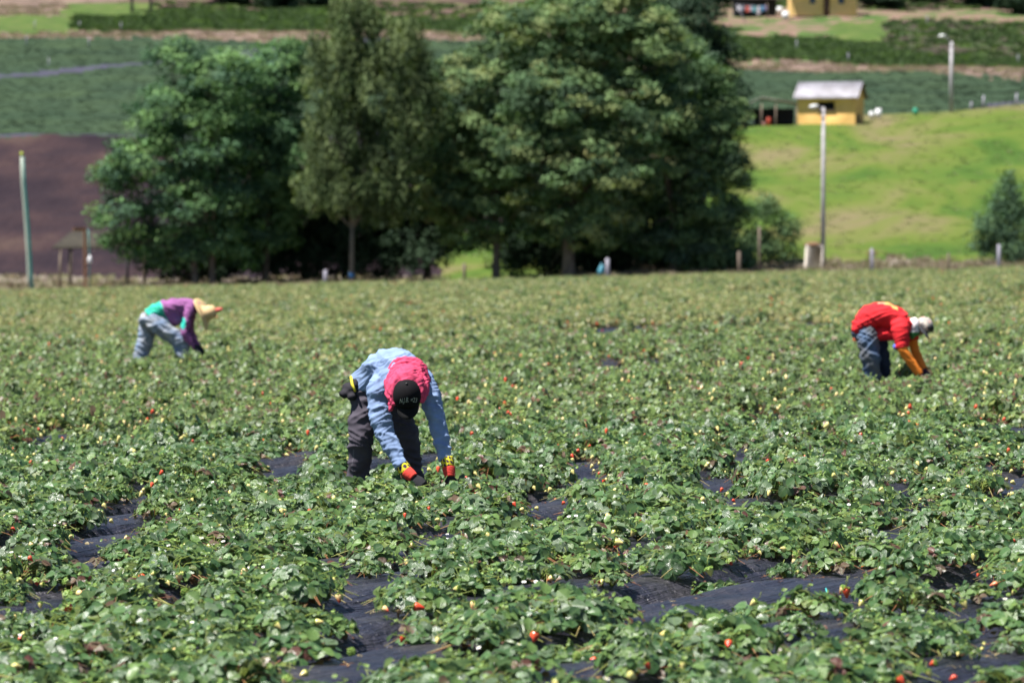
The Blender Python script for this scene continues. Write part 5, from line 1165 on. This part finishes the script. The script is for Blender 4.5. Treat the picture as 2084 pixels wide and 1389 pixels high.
for v in bmm.verts:
    x = v.co.x * .66; z = v.co.y + .055 * x - 1.9 * x * x; p = np.array((tcx + x, 0, tcz + z)) - hc; p[1] = 0
    A = Rm.T; dirn = A @ np.array((0, 1, 0)); o_ = A @ p; rr = np.array(capr) * 1.012
    a_ = ((dirn / rr) ** 2).sum(); b_ = 2 * (o_ * dirn / rr ** 2).sum(); c_ = ((o_ / rr) ** 2).sum() - 1; disc = max(b_ * b_ - 4 * a_ * c_, 0)
    y_ = (-b_ - math.sqrt(disc)) / (2 * a_); v.co = (tcx + x, hc[1] + y_, tcz + z)
bmm.to_mesh(tm); bmm.free(); tm.name = 'lettering'; link('lettering', tm, cp, simple('embroidery', (.30, .31, .28), 9, .8))

# ---- the picker at left, side on, striding, in straw hat
gx, gy = PEOPLE['left']; gz = float(ground_z(np.array(gx), np.array(gy))); S2 = F / gy; gp2 = HY + F * (CH - gz) / gy
def q2(zx, zy, y=0.0): px = 250 + zx / 8.683; py = 580 + zy / 8.683; return np.array(((px - 330) / S2, y, (gp2 - py) / S2))
P2 = empty('person', (gx, gy, gz), 0, 'person in straw hat and purple and teal top stooping at the left', 'person', 'pickers bent over the rows')
tor2 = [q2(440, 580), q2(620, 460), q2(850, 400), q2(1080, 372), q2(1240, 400)]
mb = None
sh, el, wr = q2(1180, 450, -.17), q2(1110, 840, -.25), q2(1295, 1105, -.2); sh2, el2, wr2 = q2(1200, 450, .17), q2(1170, 800, .24), q2(1310, 1080, .16)
lg = [q2(600, 680, -.10), q2(980, 960, -.12), q2(1050, 1310, -.1)]; lg2 = [q2(440, 660, .1), q2(390, 950, .1), q2(235, 1300, .12)]
lg[-1] = np.array((lg[-1][0], -.1, .09)); lg2[-1] = np.array((lg2[-1][0] - .02, .12, .09))
hd2 = q2(1480, 490); u2 = np.array((.93, -.20, .287)); u2 /= np.linalg.norm(u2); f2 = np.array((.287, 0, -.958))
mb = MB(); limb(mb, tor2 + [q2(1350, 450)], [.15, .15, .16, .16, .12, .055], side=(0, 1, 0), rb=[.11, .11, .12, .12, .09, .05])
limb(mb, [sh, el, wr], [.055, .042, .028]); limb(mb, [sh2, el2, wr2], [.055, .042, .028]); limb(mb, lg, [.09, .06, .045]); limb(mb, lg2, [.09, .06, .045]); head_shape(mb, hd2, f2, u2)
hand(mb, wr, q2(1430, 1240, -.18) - wr, (.1, .1, -.6), .95, .8); hand(mb, wr2, q2(1440, 1240, .1) - wr2, (.1, .1, -.6), .95, .8); sculpt('body', mb, .014, 2, P2, M_skin, (1, 1, 1))
mb = MB(); limb(mb, [q2(470, 560), tor2[1], tor2[2], tor2[3], q2(1250, 400), q2(1340, 440)], [.17, .18, .19, .20, .16, .09], side=(0, 1, 0), rb=[.14, .155, .16, .145, .125, .08], n=24)
mb.ell(q2(880, 560), (.24, .16, .155), 20, 12); limb(mb, [q2(1180, 400, -.1), sh, q2(1130, 660, -.22), el, wr], [.11, .092, .078, .068, .05]); limb(mb, [q2(1180, 400, .1), sh2, el2, wr2], [.11, .092, .07, .05])
def c_top(P):
    a = q2(665, 275); b_ = q2(810, 620); t = (P[:, 2] - a[2]) / (b_[2] - a[2]); xb = a[0] + (b_[0] - a[0]) * t + .012 * np.sin(P[:, 2] * 22)
    c = np.where((P[:, 0] < xb)[:, None], np.array((.035, .42, .30))[None], np.array((.25, .09, .24))[None])
    e_ = q2(1085, 670); m_ = (((P[:, 0] - e_[0]) / .05) ** 2 + ((P[:, 2] - e_[2]) / .105) ** 2 < 1) & (P[:, 1] < -.12); c[m_] = (.03, .45, .36); return c
sculpt('top', mb, .011, 3, P2, M_cloth, c_top, [((1, .2, .4), 32, .016, 1.4), ((.4, .2, 1), 48, .013, 1.5)])
mb = MB(); mb.ell(q2(450, 610), (.17, .17, .15), 18, 12); limb(mb, [q2(500, 600, -.05), lg[0], q2(800, 820, -.12), lg[1], q2(1050, 1130, -.11), lg[2]], [.15, .155, .15, .14, .135, .135], n=20); limb(mb, [q2(430, 600, .04), lg2[0], lg2[1], lg2[2]], [.15, .16, .145, .12], n=20)
def c_jean(P):
    n_ = .5 + .5 * np.sin(P[:, 0] * 13 + 2 * np.sin(P[:, 2] * 9)) * np.sin(P[:, 2] * 14 + P[:, 1] * 9); n2 = np.sin(P[:, 0] * 31 + P[:, 2] * 23) * .5 + .5
    return np.array((.16, .22, .33))[None] * (1 - n_[:, None]) + np.array((.32, .33, .36))[None] * n_[:, None] * (.75 + .35 * n2[:, None])
sculpt('jeans', mb, .011, 3, P2, M_cloth, c_jean, [((.7, .2, 1), 36, .016, 1.5), ((-.5, .1, 1), 26, .012, 1.5)])
for a in (lg[-1], lg2[-1]):
    k = MB(); k.tube([a + np.array((0, 0, .1)), a + np.array((0, 0, .0))], [.055, .06], 12); limb(k, [a + np.array((-.05, 0, -.02)), a + np.array((.06, 0, -.02)), a + np.array((.16, 0, -.03))], [.048, .05, .038], side=(0, 1, 0)); sculpt('boot', k, .012, 2, P2, M_cloth, (.03, .025, .025))
for w_, tp in ((wr, q2(1440, 1250, -.18)), (wr2, q2(1450, 1240, .1))):
    k = MB(); hand(k, w_, tp - w_, (.1, .3, -.7), 1.25, 1.2, .55); k.tube([w_ - (tp - w_) * .25, w_ + (tp - w_) * .1], [.05, .045], 12); sculpt('glove', k, .006, 1, P2, M_glove, (.02, .02, .03))
# straw hat: brim plate and domed crown
u = np.array(u2); v_ = np.array((0, 1, 0)) - u * u[1]; v_ /= np.linalg.norm(v_); w3 = np.cross(u, v_); k = MB(); V = []; n = 32; prof = [(.03, .205), (.07, .195), (.105, .165), (.125, .10), (.132, .012), (.17, -.002), (.22, -.015), (.27, -.03), (.295, -.045)]
cb = q2(1455, 505)
for r_, h_ in prof:
    for j in range(n):
        th = 6.2832 * j / n; wv = .012 * math.sin(th * 2 + 1) * max(0, r_ - .11) / .15 * 3; V.append(cb + u * (h_ + wv) + (v_ * math.cos(th) + w3 * math.sin(th)) * r_)
V = np.array(V); O = len(V); V = np.concatenate([V, V - u * .008]); m = len(prof); Fc = [(i * n + j, (i + 1) * n + j, (i + 1) * n + (j + 1) % n, i * n + (j + 1) % n) for i in range(m - 1) for j in range(n)]; Fc += [tuple(a + O for a in f[::-1]) for f in Fc]
Fc.append(tuple(range(n))); Fc += [((m - 1) * n + j, (m - 1) * n + j + O, (m - 1) * n + (j + 1) % n + O, (m - 1) * n + (j + 1) % n) for j in range(n)]
k.add(V, Fc); hat = k.build('straw_hat', M_straw, P2, True)
k = MB(); tb = cb + u * .195; te = tb + np.array((.12, -.02, .03)); k.tube([tb, tb * .5 + te * .5, te], [.035, .038, .018], 10); k.build('red_tip', simple('red_ribbon', (.55, .10, .08), 9, .7), hat, True)

# ---- the picker at right, red shirt and orange sleeves
gx, gy = PEOPLE['right']; gz = float(ground_z(np.array(gx), np.array(gy))); S3 = F / gy; gp3 = HY + F * (CH - gz) / gy
def q3(zx, zy, y=0.0): px = 1700 + zx / 6.946; py = 600 + zy / 6.946; return np.array(((px - 1800) / S3, y, (gp3 - py) / S3))
P3 = empty('person', (gx, gy, gz), 0, 'person in red shirt with orange sleeves and patterned cap stooping at the right', 'person', 'pickers bent over the rows')
tor3 = [q3(400, 440), q3(500, 320), q3(660, 290), q3(830, 330), q3(960, 400, -.02)]
sh, el, wr = q3(900, 500, -.19), q3(950, 800, -.25), q3(1175, 1115, -.22); sh2, el2, wr2 = q3(1080, 500, .14), q3(1150, 790, .16), q3(1270, 1080, .05)
lg = [q3(440, 580, -.08), q3(480, 830, -.12), q3(520, 1160, -.06)]; lg2 = [q3(600, 600, .12), q3(660, 850, .12), q3(700, 1130, .2)]
lg[-1] = np.array((lg[-1][0] + .02, -.06, .09)); lg2[-1] = np.array((lg2[-1][0] + .02, .2, .09))
hd3 = q3(1230, 450, -.04); u3 = np.array((.80, -.12, .55)); u3 /= np.linalg.norm(u3); f3 = np.array((.35, -.45, -.80)); f3 -= u3 * f3.dot(u3); f3 /= np.linalg.norm(f3)
mb = MB(); limb(mb, tor3 + [q3(1100, 450)], [.15, .16, .17, .17, .12, .055], side=(0, 1, 0), rb=[.12, .12, .13, .12, .09, .05])
limb(mb, [sh, el, wr], [.055, .042, .028]); limb(mb, [sh2, el2, wr2], [.055, .042, .028]); limb(mb, lg, [.09, .06, .045]); limb(mb, lg2, [.09, .06, .045]); head_shape(mb, hd3, f3, u3)
hand(mb, wr, q3(1280, 1220, -.2) - wr, (.1, .1, -.6), .95, .8); hand(mb, wr2, q3(1340, 1200, .0) - wr2, (.1, .1, -.6), .95, .8); sculpt('body', mb, .013, 2, P3, M_skin, (1, 1, 1))
mb = MB(); limb(mb, [q3(400, 430), tor3[1], tor3[2], tor3[3], q3(970, 420, -.02), q3(1060, 430)], [.18, .19, .20, .205, .17, .10], side=(0, 1, 0), rb=[.155, .17, .172, .165, .14, .09], n=24)
mb.ell(q3(330, 450), (.10, .17, .12), 14, 9); mb.ell(q3(700, 560, -.05), (.22, .13, .09), 14, 9)
limb(mb, [q3(880, 400, -.1), sh, q3(925, 740, -.23)], [.13, .12, .085]); limb(mb, [q3(1000, 420, .08), sh2, q3(1110, 640, .15)], [.12, .10, .08])
def c_red(P):
    c = np.ones((len(P), 1)) * np.array((.62, .022, .03))[None]
    a = q3(590, 190)[0]; b_ = q3(880, 260)[0]; top = P[:, 2] > q3(0, 330)[2]
    # faded yellow block print across the back: a bar and a wider foot
    m_ = (P[:, 0] > a) & (P[:, 0] < b_) & (P[:, 1] < .0) & (P[:, 1] > -.085 - .05 * (P[:, 0] > q3(790, 0)[0])) & top
    c[m_] = (.80, .42, .14); m2_ = m_ & (P[:, 0] < q3(690, 0)[0]); c[m2_] = (.78, .30, .2); return c
sculpt('shirt', mb, .0095, 3, P3, M_cloth, c_red, [((.9, .2, .9), 26, .015, 1.5), ((-.3, .2, 1), 40, .009, 1.5)])
mb = MB(); limb(mb, [q3(925, 720, -.23), el, wr], [.074, .068, .052]); k = sculpt('sleeve', mb, .009, 2, P3, M_cloth, (.86, .24, .03), [((.6, .1, 1), 70, .006, 1.0)])
mb = MB(); limb(mb, [q3(1105, 620, .15), el2, wr2], [.072, .064, .05]); k = sculpt('sleeve', mb, .009, 2, P3, M_cloth, (.80, .21, .03), [((.4, .1, 1), 70, .005, 1.0)])
mb = MB(); mb.ell(q3(400, 520), (.16, .17, .15), 18, 12); limb(mb, [q3(430, 520, -.04), lg[0], lg[1], lg[2]], [.15, .145, .135, .115], n=20); limb(mb, [q3(520, 560, .06), lg2[0], lg2[1], lg2[2]], [.14, .13, .11, .09], n=20)
def c_jn3(P):
    n_ = smooth(-.02, .10, -P[:, 1] - .03 + .04 * np.sin(P[:, 2] * 9)); n2 = .5 + .5 * np.sin(P[:, 2] * 14 + P[:, 0] * 17)  # darker on far leg and far side, shade put into the cloth colour
    c = np.array((.022, .03, .06))[None] * (1 - n_[:, None]) + (np.array((.11, .115, .13))[None] * n2[:, None] + np.array((.07, .11, .19))[None] * (1 - n2[:, None])) * n_[:, None]; return c
sculpt('jeans', mb, .010, 3, P3, M_cloth, c_jn3, [((-.7, .2, 1), 34, .015, 1.5), ((.5, .1, 1), 26, .012, 1.5)])
for a in (lg[-1], lg2[-1]):
    k = MB(); k.tube([a + np.array((0, 0, .1)), a + np.array((0, 0, .0))], [.055, .06], 12); limb(k, [a + np.array((-.05, 0, -.02)), a + np.array((.06, 0, -.02)), a + np.array((.16, 0, -.03))], [.048, .05, .038], side=(0, 1, 0)); sculpt('boot', k, .012, 2, P3, M_cloth, (.03, .025, .025))
for w_, tp in ((wr, q3(1290, 1230, -.2)), (wr2, q3(1350, 1215, .0))):
    k = MB(); hand(k, w_, tp - w_, (.1, .3, -.7), 1.2, 1.25, .55); k.tube([w_ - (tp - w_) * .15, w_ + (tp - w_) * .1], [.056, .045], 12); sculpt('glove', k, .006, 1, P3, M_glove, (.045, .025, .05))
k = MB(); k.ell(q3(1110, 430, -.02), (.085, .13, .11), 16, 10); k.ell(q3(1080, 530, -.05), (.06, .1, .09), 14, 9); k.ell(q3(1130, 500, -.07), (.06, .07, .08), 14, 9)
def c_sc(P): 
    g = P[:, 2] < q3(0, 520)[2]; return np.where(g[:, None], np.array((.06, .22, .07))[None], np.array((.68, .62, .64))[None])
sculpt('neck_scarf', k, .008, 2, P3, M_cloth, c_sc, [((1, .2, .5), 60, .005, 1.3)])
k = MB(); k.ell(q3(835, 725, -.2), (.04, .05, .045), 12, 8); sculpt('undershirt', k, .008, 2, P3, M_cloth, (.10, .16, .60))
k = MB(); M3, _ = head_shape(MB(), hd3, f3, u3); hc3 = hd3 + u3 * .03; cap_dome(k, hc3, M3, (.108, .122, .118), -.3)
m_, nt, p_ = mat_base('patterned_cap'); n_ = noise_tex(nt, 22, 2); r_ = ramp(nt, n_.outputs[0], [(.3, (.05, .05, .05)), (.42, (.32, .28, .27)), (.52, (.55, .5, .42)), (.6, (.45, .16, .15)), (.7, (.2, .2, .17))]); r_.color_ramp.interpolation = 'CONSTANT'; nt.links.new(r_.outputs[0], p_.inputs['Base Color']); p_.inputs['Roughness'].default_value = .85
cp = k.build('cap', m_, P3, True)
k = MB(); brim(k, hc3, M3, (.108, .122), .09, -.02, .02, .9); k.build('brim', simple('dark_brim', (.05, .05, .06), 9, .8), cp, True)
k = MB(); k.ell(hc3 + f3 * .075 + u3 * .045, (.085, .05, .055), 14, 9, M3); k.build('front_panel', simple('black_panel', (.02, .02, .022), 9, .8), cp, True)

# ------------------------------------------------------------------ small things on the near rows
x, y = px_ground(1612, 1222, -.1); z = float(ground_z(np.array(x), np.array(y)))
e = empty('clover_clump', (x, y, z), 0, 'small pale green clover clump with tiny yellow flowers on bare film, lower right', 'weed'); k = MB(); fl = MB(); rg = np.random.default_rng(3)
for i in range(170):
    o = rg.normal(0, .075, 3); o[2] = .03 + .09 * rg.random(); nn = rg.normal(0, .4, 3) + np.array((0, -.3, 1)); nn /= np.linalg.norm(nn); a0 = np.cross(nn, (1, .3, 0)); a0 /= np.linalg.norm(a0); b0 = np.cross(nn, a0)
    for t in (0, 2.1, 4.2): leaflet(k, LT_FAR, o, a0 * math.cos(t) + b0 * math.sin(t), nn, .014, .1, 0, np.array((.10, .24, .05)) * rg.uniform(.8, 1.2), 0)
k.build('foliage', M_stem, e)
for i in range(9): o = rg.normal(0, .06, 3); o[2] = .12; fl.ell(o, (.006, .006, .004), 6, 4)
fl.build('flowers', M_pollen, e)
for (ax, ay), (bx, by), lb in (((1682, 1200), (1722, 1232), 'thin teal twine lying across the bare film at lower right'), ((1010, 1188), (1036, 1200), 'short teal twine showing between leaves in the middle foreground')):
    a, b_ = px_ground(ax, ay, -.12), px_ground(bx, by, -.12); V = []
    for t in np.linspace(0, 1, 9):
        x, y = a[0] + (b_[0] - a[0]) * t, a[1] + (b_[1] - a[1]) * t; V.append((x, y, float(ground_z(np.array(x), np.array(y))) + .022))
    k = MB(); k.tube([np.array(v) - np.array(V[0]) for v in V], .005, 6); o = k.build('twine', simple('teal_twine', (.05, .36, .36), 9, .5)); o.location = V[0]; tag(o, lb, 'twine')
# slits cut for plants that are missing
for a_, b_ in ((735, 1131), (1085, 1005), (190, 1128), (130, 1208), (1395, 1300), (1500, 1130), (1850, 1350), (1250, 1330)):
    x, y = px_ground(a_, b_, -.12); u = x * RN[0] + y * RN[1]; v = x * RD[0] + y * RD[1]; u = (math.floor(u / PITCH) + .5) * PITCH - .27; x = u * RN[0] + v * RD[0]; y = u * RN[1] + v * RD[1]
    k = MB(); n = 20; V = []
    for rr in (1.18, 1.0):
        for j in range(n):
            t = 6.2832 * j / n; xx = .085 * rr * math.cos(t); yy = .16 * rr * math.sin(t); V.append((xx, yy, float(ground_z(np.array(x + xx), np.array(y + yy))) + (.004 if rr > 1 else .022)))
    V = np.array(V); V[:, 2] -= float(ground_z(np.array(x), np.array(y))); k.add(V, [(j, (j + 1) % n, n + (j + 1) % n, n + j) for j in range(n)]); k.add(V[n:] - np.array((0, 0, .008)), [tuple(range(n))], mi=1)
    o = k.build('planting_hole', [M_mulch, M_dark]); o.parent = field; o.location = (x, y, float(ground_z(np.array(x), np.array(y))))
